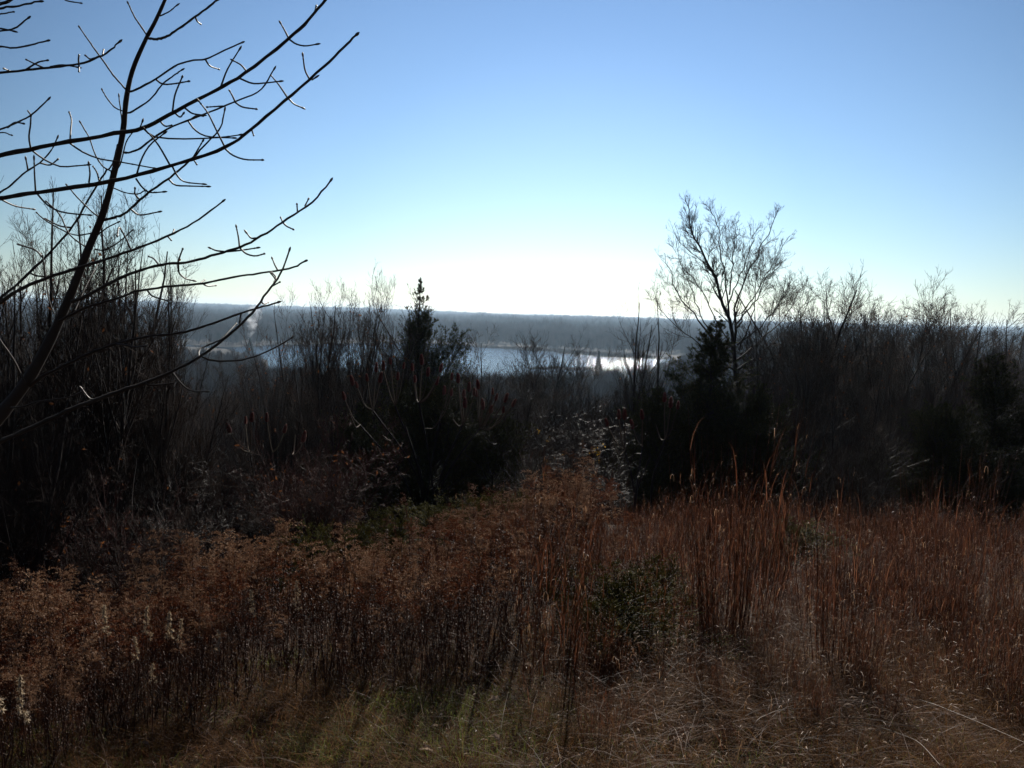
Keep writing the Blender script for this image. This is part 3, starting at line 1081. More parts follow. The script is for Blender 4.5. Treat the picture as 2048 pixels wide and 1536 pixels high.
limb([(208, 440), (225, 436), (252, 425), (290, 391), (345, 351), (375, 325), (410, 290), (440, 257), (449, 222)], 7.5, 3.2, 3.2, 3.05,
     [[(336, 357), (350, 370), (375, 372), (413, 373)], [(262, 419), (280, 430), (316, 424)], [(277, 397), (270, 388), (270, 378)], [(385, 317), (405, 283)]])
limb([(247, 305), (258, 305), (280, 297), (300, 281), (340, 255), (400, 232), (470, 203), (520, 181), (547, 140)], 6.5, 3.2, 3.15, 3.0,
     [[(470, 203), (465, 192), (460, 183)], [(470, 204), (485, 214), (511, 218)], [(375, 240), (390, 260), (415, 273), (465, 276)], [(380, 240), (392, 232), (405, 232)], [(445, 212), (416, 214)]])
limb([(256, 183), (268, 181), (310, 159), (350, 132), (385, 121), (412, 118), (450, 100), (482, 86)], 6, 3.2, 3.15, 2.95,
     [[(311, 158), (325, 168), (345, 168), (375, 163)], [(411, 119), (420, 132), (436, 138)]])
limb([(255, 226), (266, 222), (300, 199), (325, 168), (345, 153), (362, 141)], 5, 3, 3.15, 3.1)
limb([(296, 76), (312, 78), (330, 75), (352, 61), (390, 34), (422, 10), (450, -12)], 7, 4.5, 3.12, 2.9, [[(391, 35), (395, 43), (401, 48)]])
limb([(252, 179), (228, 152), (205, 120), (180, 85), (160, 56)], 4.6, 3, 3.15, 3.3)
limb([(295, 72), (280, 50), (268, 32), (257, 8)], 4.4, 3, 3.12, 3.2)
limb([(320, 32), (337, 24), (352, 12)], 3.8, 2.8, 3.1, 3.1)
limb([(244, 264), (243, 235), (238, 194)], 3.8, 2.8, 3.15, 3.2)
limb([(247, 223), (230, 215), (215, 198), (205, 181)], 3.8, 2.8, 3.15, 3.25)
limb([(222, 342), (205, 332), (190, 308), (178, 275), (162, 247)], 4.2, 2.8, 3.15, 3.25)
limb([(200, 436), (180, 420), (155, 395), (135, 372)], 4.2, 2.8, 3.2, 3.3)
limb([(188, 466), (150, 470), (115, 455), (90, 440), (75, 427)], 4.2, 2.8, 3.2, 3.35)
limb([(190, 499), (210, 500), (235, 486), (262, 463)], 4.2, 2.8, 3.2, 3.1)
limb([(222, 345), (240, 330), (252, 285), (266, 264)], 4, 2.8, 3.15, 3.05)
limb([(225, 375), (250, 385), (275, 388), (288, 382)], 3.8, 2.8, 3.15, 3.1)
limb([(180, 500), (140, 470), (120, 430), (95, 405)], 4, 2.8, 3.2, 3.3)
limb([(195, 470), (215, 455), (235, 445)], 3.6, 2.8, 3.2, 3.15)
# lower limbs
limb([(-160, 720), (-60, 650), (0, 606), (45, 576), (112, 550), (195, 524), (262, 501), (337, 471), (394, 441), (444, 404)], 13, 3.6, 3.1, 2.95,
     [[(262, 500), (248, 470), (238, 455), (235, 470)], [(335, 472), (342, 480)], [(345, 468), (348, 460)]])
limb([(143, 603), (160, 598), (182, 587), (225, 564), (270, 544), (326, 529), (379, 524), (431, 509), (480, 494), (525, 471), (570, 441), (622, 406), (660, 363)], 10.5, 4, 3.2, 2.85,
     [[(318, 530), (308, 518), (298, 513)], [(356, 525), (360, 512), (365, 499)], [(356, 527), (358, 545), (370, 557), (385, 561)], [(479, 494), (477, 475), (473, 455)],
      [(480, 496), (492, 507), (510, 512), (527, 508)], [(447, 503), (432, 501), (422, 497)], [(447, 504), (480, 501), (513, 496)], [(512, 476), (502, 476), (494, 467)],
      [(565, 444), (573, 452), (585, 458)], [(565, 443), (562, 436)], [(595, 424), (594, 410)], [(610, 412), (616, 400)]])
limb([(118, 642), (145, 628), (176, 614), (240, 595), (277, 582), (337, 573), (405, 567), (469, 554), (525, 546), (585, 535), (609, 523)], 8, 4, 3.22, 2.95,
     [[(294, 580), (305, 592), (333, 601)], [(405, 567), (415, 572), (430, 571)], [(400, 567), (408, 561)], [(556, 541), (550, 530), (545, 518)]])
limb([(60, 772), (80, 756), (131, 730), (187, 704), (240, 686), (300, 672), (356, 667), (412, 651), (476, 629), (514, 617), (555, 605)], 10, 4, 3.25, 2.95,
     [[(344, 667), (346, 655), (350, 645)], [(232, 688), (250, 690), (270, 694), (290, 692)], [(482, 628), (480, 640)]])
limb([(-130, 980), (-60, 920), (0, 884), (75, 850), (131, 824), (187, 801), (262, 775), (337, 747), (397, 715), (450, 677), (499, 632), (532, 588), (559, 551), (578, 503)], 16, 3.6, 3.1, 2.7,
     [[(398, 714), (401, 697), (440, 680), (458, 663), (471, 649)], [(405, 714), (431, 722), (487, 720), (532, 704), (560, 690), (581, 677)], [(345, 745), (365, 770), (385, 782), (412, 783)],
      [(296, 762), (293, 768), (310, 770), (340, 767)], [(190, 800), (178, 796), (165, 780)], [(548, 565), (552, 555), (544, 545)], [(552, 560), (543, 548)], [(522, 603), (528, 608), (536, 605)],
      [(545, 572), (558, 565)]])
limb([(-60, 680), (0, 598), (28, 574), (84, 521), (142, 457), (180, 394), (210, 345), (224, 330), (234, 294)], 8, 3.2, 3.5, 3.8,
     [[(85, 515), (70, 500), (40, 490)], [(142, 455), (120, 452), (95, 440)], [(60, 545), (75, 552), (110, 552), (137, 540)]])
# upper left tips of boughs outside the frame
limb([(-150, 160), (-60, 152), (0, 145), (70, 138), (130, 132), (180, 121), (215, 105), (237, 85)], 7, 4, 2.75, 2.55,
     [[(52, 139), (75, 125), (93, 121)], [(85, 135), (70, 128), (54, 120)], [(158, 128), (157, 120), (158, 111)], [(158, 128), (158, 142)], [(205, 110), (207, 100)], [(190, 116), (180, 118), (172, 112)], [(100, 134), (125, 130), (152, 134)], [(20, 142), (10, 138)]])
limb([(-140, 100), (-50, 95), (0, 93), (25, 96), (58, 91), (93, 82)], 6, 3.6, 2.75, 2.6)
limb([(-140, 90), (-60, 72), (0, 62), (30, 56), (55, 37)], 6, 3.6, 2.75, 2.65, [[(0, 57), (12, 59), (25, 62)]])
limb([(-140, 40), (-60, 30), (0, 17), (40, 11), (78, 3)], 8, 4, 2.7, 2.6)
limb([(-140, 40), (-50, 20), (0, 8), (30, -6), (60, -30)], 12, 6, 2.7, 2.7)
limb([(-180, 330), (-80, 285), (0, 259), (30, 247), (62, 230), (95, 200)], 6, 3.4, 2.75, 2.6, [[(15, 255), (30, 245), (46, 247)], [(62, 230), (56, 222)]])
limb([(-190, 470), (-60, 430), (0, 385), (20, 372), (50, 345), (80, 325), (103, 300), (114, 277)], 6, 3, 3.4, 3.5, [[(80, 326), (100, 330), (114, 320)], [(56, 342), (54, 330), (52, 320)]])
limb([(-60, 36), (0, 28), (25, 24)], 4, 3, 2.7, 2.6)
limb([(-40, 282), (0, 265), (22, 270)], 3.6, 2.8, 2.7, 2.6)
limb([(120, -20), (130, 0), (160, 6)], 3.8, 2.8, 2.8, 2.7)
limb([(-20, 640), (0, 680), (25, 716), (48, 761)], 5, 3.4, 3.1, 3.2)
limb([(22, 816), (50, 812), (75, 803), (110, 799), (140, 794), (161, 785)], 5, 3, 3.1, 2.9)
limb([(85, 510), (92, 560), (98, 600), (112, 636)], 4, 2.8, 3.3, 3.2)
limb([(150, 620), (178, 560), (200, 520)], 4, 2.6, 3.2, 3.5)
# ------------------------------------------------------------------ meadow
mr = np.random.default_rng(21)


def scatter(n, fn, ymin=2.6, ymax=15):
    """random ground points over the meadow kept with probability fn(x,y)"""
    y = np.sqrt(mr.uniform(ymin ** 2, ymax ** 2, n))
    x = mr.uniform(-.68, .68, n) * (y + .4)
    keep = mr.uniform(size=n) < fn(x, y)
    return x[keep], y[keep]


def inside(x, y, m=0.0):
    return (y < edge(x) + m).astype(float)


def nojun(x, y):
    """no tall stalks inside the junipers nor right before them"""
    k = np.ones(np.shape(x))
    for jx, jy, jr in JUN:
        k = k * (((x - jx) / jr) ** 2 + ((y - jy + jr * .5) / (jr * 1.25)) ** 2 > 1)
    for jx, jy, jr in JIN:
        k = k * ((x - jx) ** 2 + (y - jy) ** 2 > (jr * .8) ** 2)
    return k


def patchy(x, y):
    return np.clip(.62 + .5 * np.sin(x * 2.1 + 1.3 * np.sin(y * 1.7)) * np.sin(y * 1.9 + x) + .25 * np.sin(x * 5.3 + y * 4.1), .08, 1)


def bump(x, y, cx, cy_, r):
    return np.exp(-((x - cx) ** 2 + (y - cy_) ** 2) / r ** 2)


def redness(x, y):
    """share of red grass: the right half and the middle back"""
    t_ = x / (y + .1)
    s = np.clip((t_ - .03) / .12, 0, 1) * np.clip((y - 3.4) / 1.6, .12, 1)
    return s


def goldness(x, y):
    t_ = x / (y + .1)
    return np.clip((.10 - t_) / .12, 0, 1) * np.clip((y - front(x) - .35 * np.sin(x * 3.1) - .2 * np.sin(x * 7.7)) / .8, 0, 1) ** .7


def blades(acc, x, y, h, wd, bend, N=4, lean=.25, mi=0, z0=None):
    B = len(x)
    if B == 0:
        return
    az = mr.uniform(0, 6.28, B)
    d = np.stack([np.cos(az), np.sin(az), np.zeros(B)], 1)
    t_ = np.linspace(0, 1, N)
    base = np.stack([x, y, gz(x, y) - .01 if z0 is None else z0], 1)
    lean_ = np.abs(mr.normal(size=B)) * lean
    bd = bend * mr.uniform(.2, 1.4, B)
    out = (lean_[:, None] * t_ + bd[:, None] * t_ ** 2.2) * h[:, None]
    up = t_[None] * h[:, None] * (1 - .45 * np.clip(bd, 0, 1.6)[:, None] * t_[None] ** 2)
    P = base[:, None] + d[:, None] * out[:, :, None]
    P[:, :, 2] += up
    Wd = (wd * mr.uniform(.6, 1.3, B))[:, None] * np.linspace(1, .15, N)[None]
    sa = az + math.pi / 2 + mr.normal(size=B) * .6
    acc.ribbons(P, Wd, np.stack([np.cos(sa), np.sin(sa), np.zeros(B)], 1), mi)
    return P


# dead turf
a = Acc()
x, y = scatter(120000, lambda x, y: inside(x, y, 1.0) * np.clip(1.15 - y / 12, .12, 1) * np.clip(.15 + 1.1 * patchy(x * 2.3, y * 2.3), 0, 1) * (1 - .45 * goldness(x, y)), 2.4, 14)
hh = mr.uniform(.04, .15, len(x)) * (.6 + .9 * patchy(x * 1.7 + 3, y * 1.9)) * (1 + .7 * redness(x, y))
blades(a, x, y, hh, .0034, .9, 5, .6)
x, y = scatter(250000, lambda x, y: np.clip(.25 + 1.0 * patchy(x * 2.3, y * 2.3), 0, 1) * (1 - .4 * goldness(x, y)) * np.clip(1.3 - (y - 4) / 4, .2, 1), 3.3, 8)
hh = mr.uniform(.03, .12, len(x)) * (.6 + .9 * patchy(x * 1.7 + 3, y * 1.9)) * (1 + .7 * redness(x, y))
blades(a, x, y, hh, .0036, 1.2, 4, .8)
tag(a.obj('dead_grass', M['dead'], smooth=False), 'short dry brown grass covering the foreground', None, None, 'stuff')
# green grass
a = Acc()
gsp = [onground(*p)[:2] for p in [(920, 1425), (1095, 1455), (1040, 1465), (700, 1505), (620, 1500), (40, 1495), (780, 1415), (560, 1330), (880, 1500)]]


def greens(x, y):
    s = 0
    for q in gsp:
        s = s + bump(x, y, q[0], q[1], .22)
    return np.clip(s, 0, 1) + .34 * np.clip(1 - (y - 4) / 2.5, 0, 1) * patchy(x * 1.5, y * 1.5)


x, y = scatter(130000, lambda x, y: greens(x, y) * (y < 7.5), 2.4, 7.5)
blades(a, x, y, mr.uniform(.05, .15, len(x)), .003, .6, 4, .3)
tag(a.obj('green_grass', M['green'], smooth=False), 'sparse green grass showing through the dry turf', None, None, 'stuff')
# litter
a = Acc()
x, y = scatter(60000, lambda x, y: inside(x, y, 1.5) * np.clip(1.1 - y / 14, .15, 1), 2.4, 15)
a.flakes(np.stack([x, y, gz(x, y) + mr.uniform(.0, .05, len(x))], 1), mr.uniform(.006, .02, len(x)), mr, flat=.5)
tag(a.obj('leaf_litter', M['litter'], smooth=False), 'crumbled dry leaf litter over the meadow ground', None, None, 'stuff')


# --- red grass clumps
def clump(seed, n, h, r):
    """one bunch of upright red grass: blades mesh + pale curls and seed tufts"""
    global mr
    old, mr = mr, np.random.default_rng(seed)
    A, C = Acc(), Acc()
    rad = r * np.sqrt(mr.uniform(size=n))
    az = mr.uniform(0, 6.28, n)
    x, y = rad * np.cos(az), rad * np.sin(az)
    hh = h * mr.uniform(.55, 1.05, n)
    N = 6
    t_ = np.linspace(0, 1, N)
    d = unit(np.stack([x * 1.2 + mr.normal(size=n) * .05, y * 1.2 + mr.normal(size=n) * .05, np.ones(n) * .9], 1))
    P = grow_dirs(mr, np.stack([x, y, np.zeros(n) - .02], 1), d, hh, N, .05, .035)
    A.tubes(P, np.repeat((.0013 * np.linspace(1, .5, N))[None], n, 0), 3)
    # leaf blades on the culms
    m = n * 4
    idx = mr.integers(0, n, m)
    f = mr.uniform(.3, 4.2, m)
    i = f.astype(int)
    pos = P[idx, i] + (P[idx, i + 1] - P[idx, i]) * (f - i)[:, None]
    a2 = mr.uniform(0, 6.28, m)
    dh = np.stack([np.cos(a2), np.sin(a2), np.zeros(m)], 1)
    Lg = h * mr.uniform(.10, .28, m)
    tt = np.linspace(0, 1, 4)
    Q = pos[:, None] + dh[:, None] * (Lg[:, None] * (.15 * tt + .35 * tt ** 2)[None])[:, :, None]
    Q[:, :, 2] += Lg[:, None] * (tt * .95 - .25 * tt ** 3)[None]
    A.ribbons(Q, np.repeat((.0026 * np.array([1, .9, .6, .15]))[None], m, 0), np.stack([-dh[:, 1], dh[:, 0], 0 * a2], 1))
    # curled pale leaf ends
    m = int(n * 1.0)
    idx = mr.integers(0, n, m)
    f = mr.uniform(1., 4.9, m)
    i = np.minimum(f.astype(int), N - 2)
    pos = P[idx, i] + (P[idx, i + 1] - P[idx, i]) * (f - i)[:, None]
    a2 = mr.uniform(0, 6.28, m)
    dh = np.stack([np.cos(a2), np.sin(a2), np.zeros(m)], 1)
    cr = mr.uniform(.007, .020, m)
    th = np.linspace(0, 1, 6)[None] * mr.uniform(1.5, 3.6, m)[:, None]
    Q = pos[:, None] + dh[:, None] * (cr[:, None] * (1 - np.cos(th)))[:, :, None]
    Q[:, :, 2] += cr[:, None] * np.sin(th) * 1.6
    C.ribbons(Q, np.repeat((.0026 * np.array([1, 1, .9, .8, .5, .2]))[None], m, 0), np.stack([-dh[:, 1], dh[:, 0], 0 * a2], 1))
    # fluffy seed bits near the tops
    m = int(n * .8)
    idx = mr.integers(0, n, m)
    f = mr.uniform(2.8, 4.95, m)
    i = np.minimum(f.astype(int), N - 2)
    pos = P[idx, i] + (P[idx, i + 1] - P[idx, i]) * (f - i)[:, None]
    C.flakes(pos, mr.uniform(.003, .007, m), mr)
    mr = old
    return Proto('red_grass_clump', 'grass clump', [('blades', A.mesh('blades', M['blue'])), ('seed_tufts_and_curls', C.mesh('seed_tufts_and_curls', M['curl'], False))], h)  # second part: pale seed tufts together with curled leaf ends


CL = [clump(500 + i, [70, 60, 85, 55, 60][i], [.82, .70, .9, .62, .75][i], [.16, .14, .18, .15, .13][i]) for i in range(5)]
special = [
    (1468, 1285, 2, 1.5, 'tallest clump of red grass, standing up before the big cedar'),
    (1438, 1295, 0, 1.3, 'dense red grass clump at the left foot of the tallest clump'),
    (1665, 1370, 4, 1.35, 'upright red grass clump standing forward in the right foreground'),
    (1110, 1370, 1, 1.4, 'slender red grass clump left of the bushy juniper, near the bare turf'),
    (1880, 1270, 2, 1.3, 'wide red grass clump below the right edge cedar'),
    (1120, 1180, 4, 1.3, 'upright red grass clump behind the slender one by the juniper'),
    (1985, 1390, 3, .95, 'dark red grass clump low at the right edge'),
    (1330, 1330, 3, .8, 'short red grass clump below the bushy juniper'),
]
cl_xy = []
for px, py, k, s, lab in special:
    p = onground(px, py)
    CL[k].place(tuple(p), mr.uniform(0, 6.28), (s, s, s * 1.32), lab, 'red grass clumps')
    cl_xy.append(p[:2])
x, y = scatter(2600, lambda x, y: inside(x, y, -.1) * nojun(x, y) * np.clip(redness(x, y) + .25 * (y > 8) * (x / y > -.06), 0, 1), 4.4, 15)
o_ = np.argsort(y)
x, y = x[o_], y[o_]
ng = 0
sel = []
for i in range(len(x)):
    if all((x[i] - q[0]) ** 2 + (y[i] - q[1]) ** 2 > .16 ** 2 for q in cl_xy):
        cl_xy.append((x[i], y[i]))
        sel.append((x[i], y[i]))
sel = sel[:]
pick = mr.permutation(len(sel))[:360]
pts = sorted([sel[i] for i in pick], key=lambda q: q[1])
for x_, y_ in pts[:240]:
    k = mr.integers(0, 5)
    s = (mr.uniform(.4, .78) if mr.uniform() < .75 else mr.uniform(.8, 1.15)) * (1 if y_ > 6 else .7) * (.8 + .35 * patchy(x_ * .7, y_ * .7 + 2))
    ng += 1
    CL[k].place((x_, y_, float(gz(x_, y_))), mr.uniform(0, 6.28), s, 'red brown grass clump among many alike in the right half of the meadow', 'red grass clumps')


def points_obj(name, label, protos, X, Y, Z, S, RZ, K, tilt=0.0):
    """one object: geometry nodes put copies of a few hidden meshes on its points"""
    me = bpy.data.meshes.new(name)
    n_ = len(X)
    me.vertices.add(n_)
    me.vertices.foreach_set('co', np.stack([X, Y, Z], 1).astype(np.float32).ravel())
    tr_ = np.random.default_rng(n_)
    for nm, tp, val in (('tree_kind', 'INT', K), ('tree_scale', 'FLOAT', S), ('tree_turn', 'FLOAT', RZ), ('tilt_a', 'FLOAT', tr_.normal(size=n_) * tilt), ('tilt_b', 'FLOAT', tr_.normal(size=n_) * tilt)):
        at_ = me.attributes.new(nm, tp, 'POINT')
        at_.data.foreach_set('value', np.asarray(val, np.int32 if tp == 'INT' else np.float32))
    o = link(name, me)
    ng_ = bpy.data.node_groups.new(name + '_scatter', 'GeometryNodeTree')
    ng_.interface.new_socket('Geometry', in_out='INPUT', socket_type='NodeSocketGeometry')
    ng_.interface.new_socket('Geometry', in_out='OUTPUT', socket_type='NodeSocketGeometry')
    nd, lk = ng_.nodes, ng_.links
    gi, go = nd.new('NodeGroupInput'), nd.new('NodeGroupOutput')

    def attr(nm, tp):
        q = nd.new('GeometryNodeInputNamedAttribute')
        q.data_type = tp
        q.inputs['Name'].default_value = nm
        return q.outputs[0]
    jn = nd.new('GeometryNodeJoinGeometry')
    cx = nd.new('ShaderNodeCombineXYZ')
    lk.new(attr('tree_turn', 'FLOAT'), cx.inputs['Z'])
    lk.new(attr('tilt_a', 'FLOAT'), cx.inputs['X'])
    lk.new(attr('tilt_b', 'FLOAT'), cx.inputs['Y'])
    for i, po in enumerate(protos):
        oi = nd.new('GeometryNodeObjectInfo')
        oi.inputs['Object'].default_value = po
        cp = nd.new('FunctionNodeCompare')
        cp.data_type = 'INT'
        cp.operation = 'EQUAL'
        lk.new(attr('tree_kind', 'INT'), [s for s in cp.inputs if s.name == 'A' and s.type == 'INT'][0])
        [s for s in cp.inputs if s.name == 'B' and s.type == 'INT'][0].default_value = i
        ip = nd.new('GeometryNodeInstanceOnPoints')
        lk.new(gi.outputs[0], ip.inputs['Points'])
        lk.new(cp.outputs[0], ip.inputs['Selection'])
        lk.new(oi.outputs['Geometry'], ip.inputs['Instance'])
        lk.new(cx.outputs[0], ip.inputs['Rotation'])
        lk.new(attr('tree_scale', 'FLOAT'), ip.inputs['Scale'])
        lk.new(ip.outputs[0], jn.inputs[0])
    lk.new(jn.outputs[0], go.inputs[0])
    md = o.modifiers.new('scatter', 'NODES')
    md.node_group = ng_
    return tag(o, label, None, None, 'stuff')


def joined(meshes):
    """several part meshes as one hidden source mesh for the masses"""
    acc = Acc()
    mats = []
    for me in meshes:
        v = np.empty(len(me.vertices) * 3, np.float32)
        me.vertices.foreach_get('co', v)
        ls = np.empty(len(me.loops), np.int32)
        me.loops.foreach_get('vertex_index', ls)
        lt = np.empty(len(me.polygons), np.int32)
        me.polygons.foreach_get('loop_total', lt)
        st = np.concatenate([[0], np.cumsum(lt)[:-1]])
        n0 = acc.n
        for tot in np.unique(lt):
            acc.f.append((ls[st[lt == tot][:, None] + np.arange(tot)[None]] + n0, len(mats)))
        acc.v.append(v.reshape(-1, 3))
        acc.n += len(v) // 3
        mats.append(me.materials[0])
    return bpy.data.objects.new('source', acc.mesh('source', mats, False))


pl = [(int(mr.integers(0, 5)), q[0], q[1], mr.uniform(.5, .9), mr.uniform(0, 6.28)) for q in pts[240:]]
kk, xx_, yy_, ss_, rz_ = map(np.array, zip(*pl))
points_obj('red_grass', 'red brown grass thinning out toward the trees', [joined([m for _, m in c.parts]) for c in CL], xx_, yy_, gz(xx_, yy_), ss_, rz_, kk)

# sprawling bent grass and curls between the clumps
a = Acc()
x, y = scatter(60000, lambda x, y: inside(x, y, 0) * np.clip(redness(x, y) + .2 + .35 * goldness(x, y), 0, 1), 2.9, 14)
blades(a, x, y, mr.uniform(.10, .36, len(x)), .003, 1.1, 6, .5)
tag(a.obj('bent_red_grass', M['blue'], smooth=False), 'tangled bent red grass between the clumps', None, None, 'stuff')
a = Acc()
x, y = scatter(34000, lambda x, y: inside(x, y, 0) * np.clip(.8 * redness(x, y) + .55 * (y < 6.5), 0, 1), 2.6, 13)
n = len(x)
az = mr.uniform(0, 6.28, n)
dh = np.stack([np.cos(az), np.sin(az), np.zeros(n)], 1)
cr = mr.uniform(.006, .034, n) * (.6 + .5 * redness(x, y))
th = mr.uniform(0, 1.5, n)[:, None] + np.linspace(0, 1, 6)[None] * mr.uniform(1.2, 3.2, n)[:, None]
zt = gz(x, y) + mr.uniform(.02, .32, n) * np.clip(redness(x, y) + .15, .15, 1)
Q = np.stack([x, y, zt], 1)[:, None] + dh[:, None] * (cr[:, None] * (1 - np.cos(th)) * 1.6)[:, :, None]
Q[:, :, 2] += cr[:, None] * np.sin(th) * 1.3
a.ribbons(Q, np.repeat((.0028 * np.array([.5, 1, 1, .8, .5, .2]))[None], n, 0), np.stack([-dh[:, 1], dh[:, 0], .3 + 0 * az], 1))
tag(a.obj('curled_grass_leaves', M['curl'], smooth=False), 'pale curled dead leaf ends catching the sun', None, None, 'stuff')


# --- dead goldenrod
def goldenrod(seed, h, pl_len, nb):
    rng = np.random.default_rng(seed)
    A, C = Acc(), Acc()
    st = np.zeros((1, 8, 3))
    st[0, :, 2] = np.linspace(-.03, h, 8)
    st[0, 2:, :2] += np.cumsum(rng.normal(size=(6, 2)) * .010, 0)
    A.tubes(st, (.0031 * np.linspace(1, .45, 8))[None], 4)
    # withered leaves hanging along the stem
    m = 64
    f = rng.uniform(1.0, 6.4, m)
    i = f.astype(int)
    pos = st[0, i] + (st[0, i + 1] - st[0, i]) * (f - i)[:, None]
    az = rng.uniform(0, 6.28, m)
    dh = np.stack([np.cos(az), np.sin(az), 0 * az], 1)
    L = rng.uniform(.02, .05, m)
    t_ = np.linspace(0, 1, 4)
    Q = pos[:, None] + dh[:, None] * (L[:, None] * (.7 * t_ - .2 * t_ ** 2)[None])[:, :, None]
    Q[:, :, 2] += L[:, None] * (.25 * t_ - 1.1 * t_ ** 2)[None]
    A.ribbons(Q, np.repeat((.005 * np.array([.5, 1, .7, .1]))[None], m, 0), np.stack([-dh[:, 1], dh[:, 0], 0 * az], 1))
    # arching plume branches
    f = rng.uniform(7 - 7 * pl_len / h, 6.95, nb)
    i = np.minimum(f.astype(int), 6)
    pos = st[0, i] + (st[0, i + 1] - st[0, i]) * (f - i)[:, None]
    az = rng.normal(rng.uniform(0, 6.28), 1.5, nb)
    d = unit(np.stack([np.cos(az), np.sin(az), rng.uniform(.4, 1.2, nb)], 1))
    P = grow_dirs(rng, pos, d, pl_len * rng.uniform(.25, .6, nb) * (1.15 - (f - f.min()) / 7), 7, -.20, .06)
    C.tubes(P, np.repeat((.0009 * np.linspace(1, .5, 7))[None], nb, 0), 3)
    m = nb * 16
    idx = rng.integers(0, nb, m)
    f = rng.uniform(.6, 5.98, m)
    i = f.astype(int)
    pos = P[idx, i] + (P[idx, i + 1] - P[idx, i]) * (f - i)[:, None] + rng.normal(size=(m, 3)) * .003
    D = unit(rng.normal(size=(m, 3)) * .6 + np.array([0, 0, .8]))
    C.cones(pos, D, rng.uniform(.007, .017, m), .0032, 3)
    return Proto('dead_goldenrod', 'dead wildflower', [('stem', A.mesh('stem', M['goldstem'])), ('seed_plume', C.mesh('seed_plume', M[['goldplume', 'goldplume_dark', 'goldplume', 'goldplume_red', 'goldplume_dark', 'goldplume_red', 'goldplume_dark', 'goldplume_red'][seed - 600]], False))], h)


GR = [goldenrod(600 + i, [.82, .7, .9, .76, .62, .8][i], [.17, .14, .21, .15, .12, .18][i], [20, 15, 24, 16, 13, 18][i]) for i in range(6)]
for i in range(2):   # leafless, few headed kinds
    GR.append(goldenrod(606 + i, [1.0, .66][i], [.12, .07][i], [7, 5][i]))
x, y = scatter(27000, lambda x, y: inside(x, y, .3) * nojun(x, y) * (.4 + .6 * patchy(x, y)) * np.clip(goldness(x, y) * 1.0 + .10 * (y > 7) * (x < 1.2), 0, 1) * (y < 13.5), 4.2, 14)
SPK = [(597, 5.35), (197, 5.3), (297, 5.3), (355, 5.25), (265, 5.2), (305, 5.1), (492, 5.4), (430, 5.3), (606, 5.2), (650, 5.3), (332, 5.4), (8, 3.3), (60, 3.6)]
keep, seen = [], []
for i in mr.permutation(len(x)):
    if any(y[i] < q[1] + .1 and abs(x[i] / y[i] * F + 1024 - q[0]) < 26 for q in SPK):
        continue
    if all((x[i] - q[0]) ** 2 + (y[i] - q[1]) ** 2 > .04 ** 2 for q in seen[-250:]):
        keep.append((x[i], y[i]))
        seen.append((x[i], y[i]))
keep.sort(key=lambda q: q[1])
pl = []
for j, (x_, y_) in enumerate(keep):
    k = int(mr.choice(8, p=[.15, .15, .12, .14, .13, .11, .12, .08]))
    s = (.72 + .42 * patchy(x_ * .9 + 1, y_ * .9)) * mr.uniform(.8, 1.15) if mr.uniform() < .65 else mr.uniform(.3, .75)
    if y_ > 6.6 and 520 < x_ / y_ * F + 1024 < 1090:
        s *= .70
    if j < 270:
        o = GR[k].place((x_, y_, float(gz(x_, y_))), mr.uniform(0, 6.28), s, 'dead brown goldenrod stalk with a drooping plume in the left half of the meadow', 'dead goldenrod stalks')
        tl_ = .10 if mr.uniform() < .85 else .4
        o.rotation_euler = (mr.normal() * tl_, mr.normal() * tl_, mr.uniform(0, 6.28))
    elif len(pl) < 8000:
        pl.append((k, x_, y_, s, mr.uniform(0, 6.28)))
kk, xx_, yy_, ss_, rz_ = map(np.array, zip(*pl))
points_obj('dead_wildflowers', 'mass of dead brown goldenrod stalks further back', [joined([m for _, m in c.parts]) for c in GR], xx_, yy_, gz(xx_, yy_), ss_, rz_, kk, .12)


# --- pale fluffy spikes
def fluff(seed, h, L, wd):
    rng = np.random.default_rng(seed)
    A, C = Acc(), Acc()
    st = np.zeros((1, 6, 3))
    st[0, :, 2] = np.linspace(-.03, h, 6)
    st[0, 1:, 0] += np.cumsum(rng.normal(size=5) * .012)
    A.tubes(st, (.003 * np.linspace(1, .5, 6))[None], 4)
    nt_ = int(L / .010)
    for j in range(nt_):
        t_ = j / (nt_ - 1)
        z = h - L + L * t_
        xs = np.interp(z, st[0, :, 2], st[0, :, 0])
        r = wd * (1 - .75 * t_) * rng.uniform(.4, 1.2)
        az = rng.uniform(0, 6.28)
        c = np.array([xs + r * math.cos(az), r * math.sin(az), z])
        m = 26
        D = unit(rng.normal(size=(m, 3)))
        C.cones(np.repeat(c[None], m, 0) - D * .002, D, rng.uniform(.009, .019, m), .0019, 3)
    return Proto('fluffy_seed_spike', 'dead wildflower', [('stem', A.mesh('stem', M['goldstem'])), ('seed_fluff', C.mesh('seed_fluff', M['white_fluff'], False))], h)


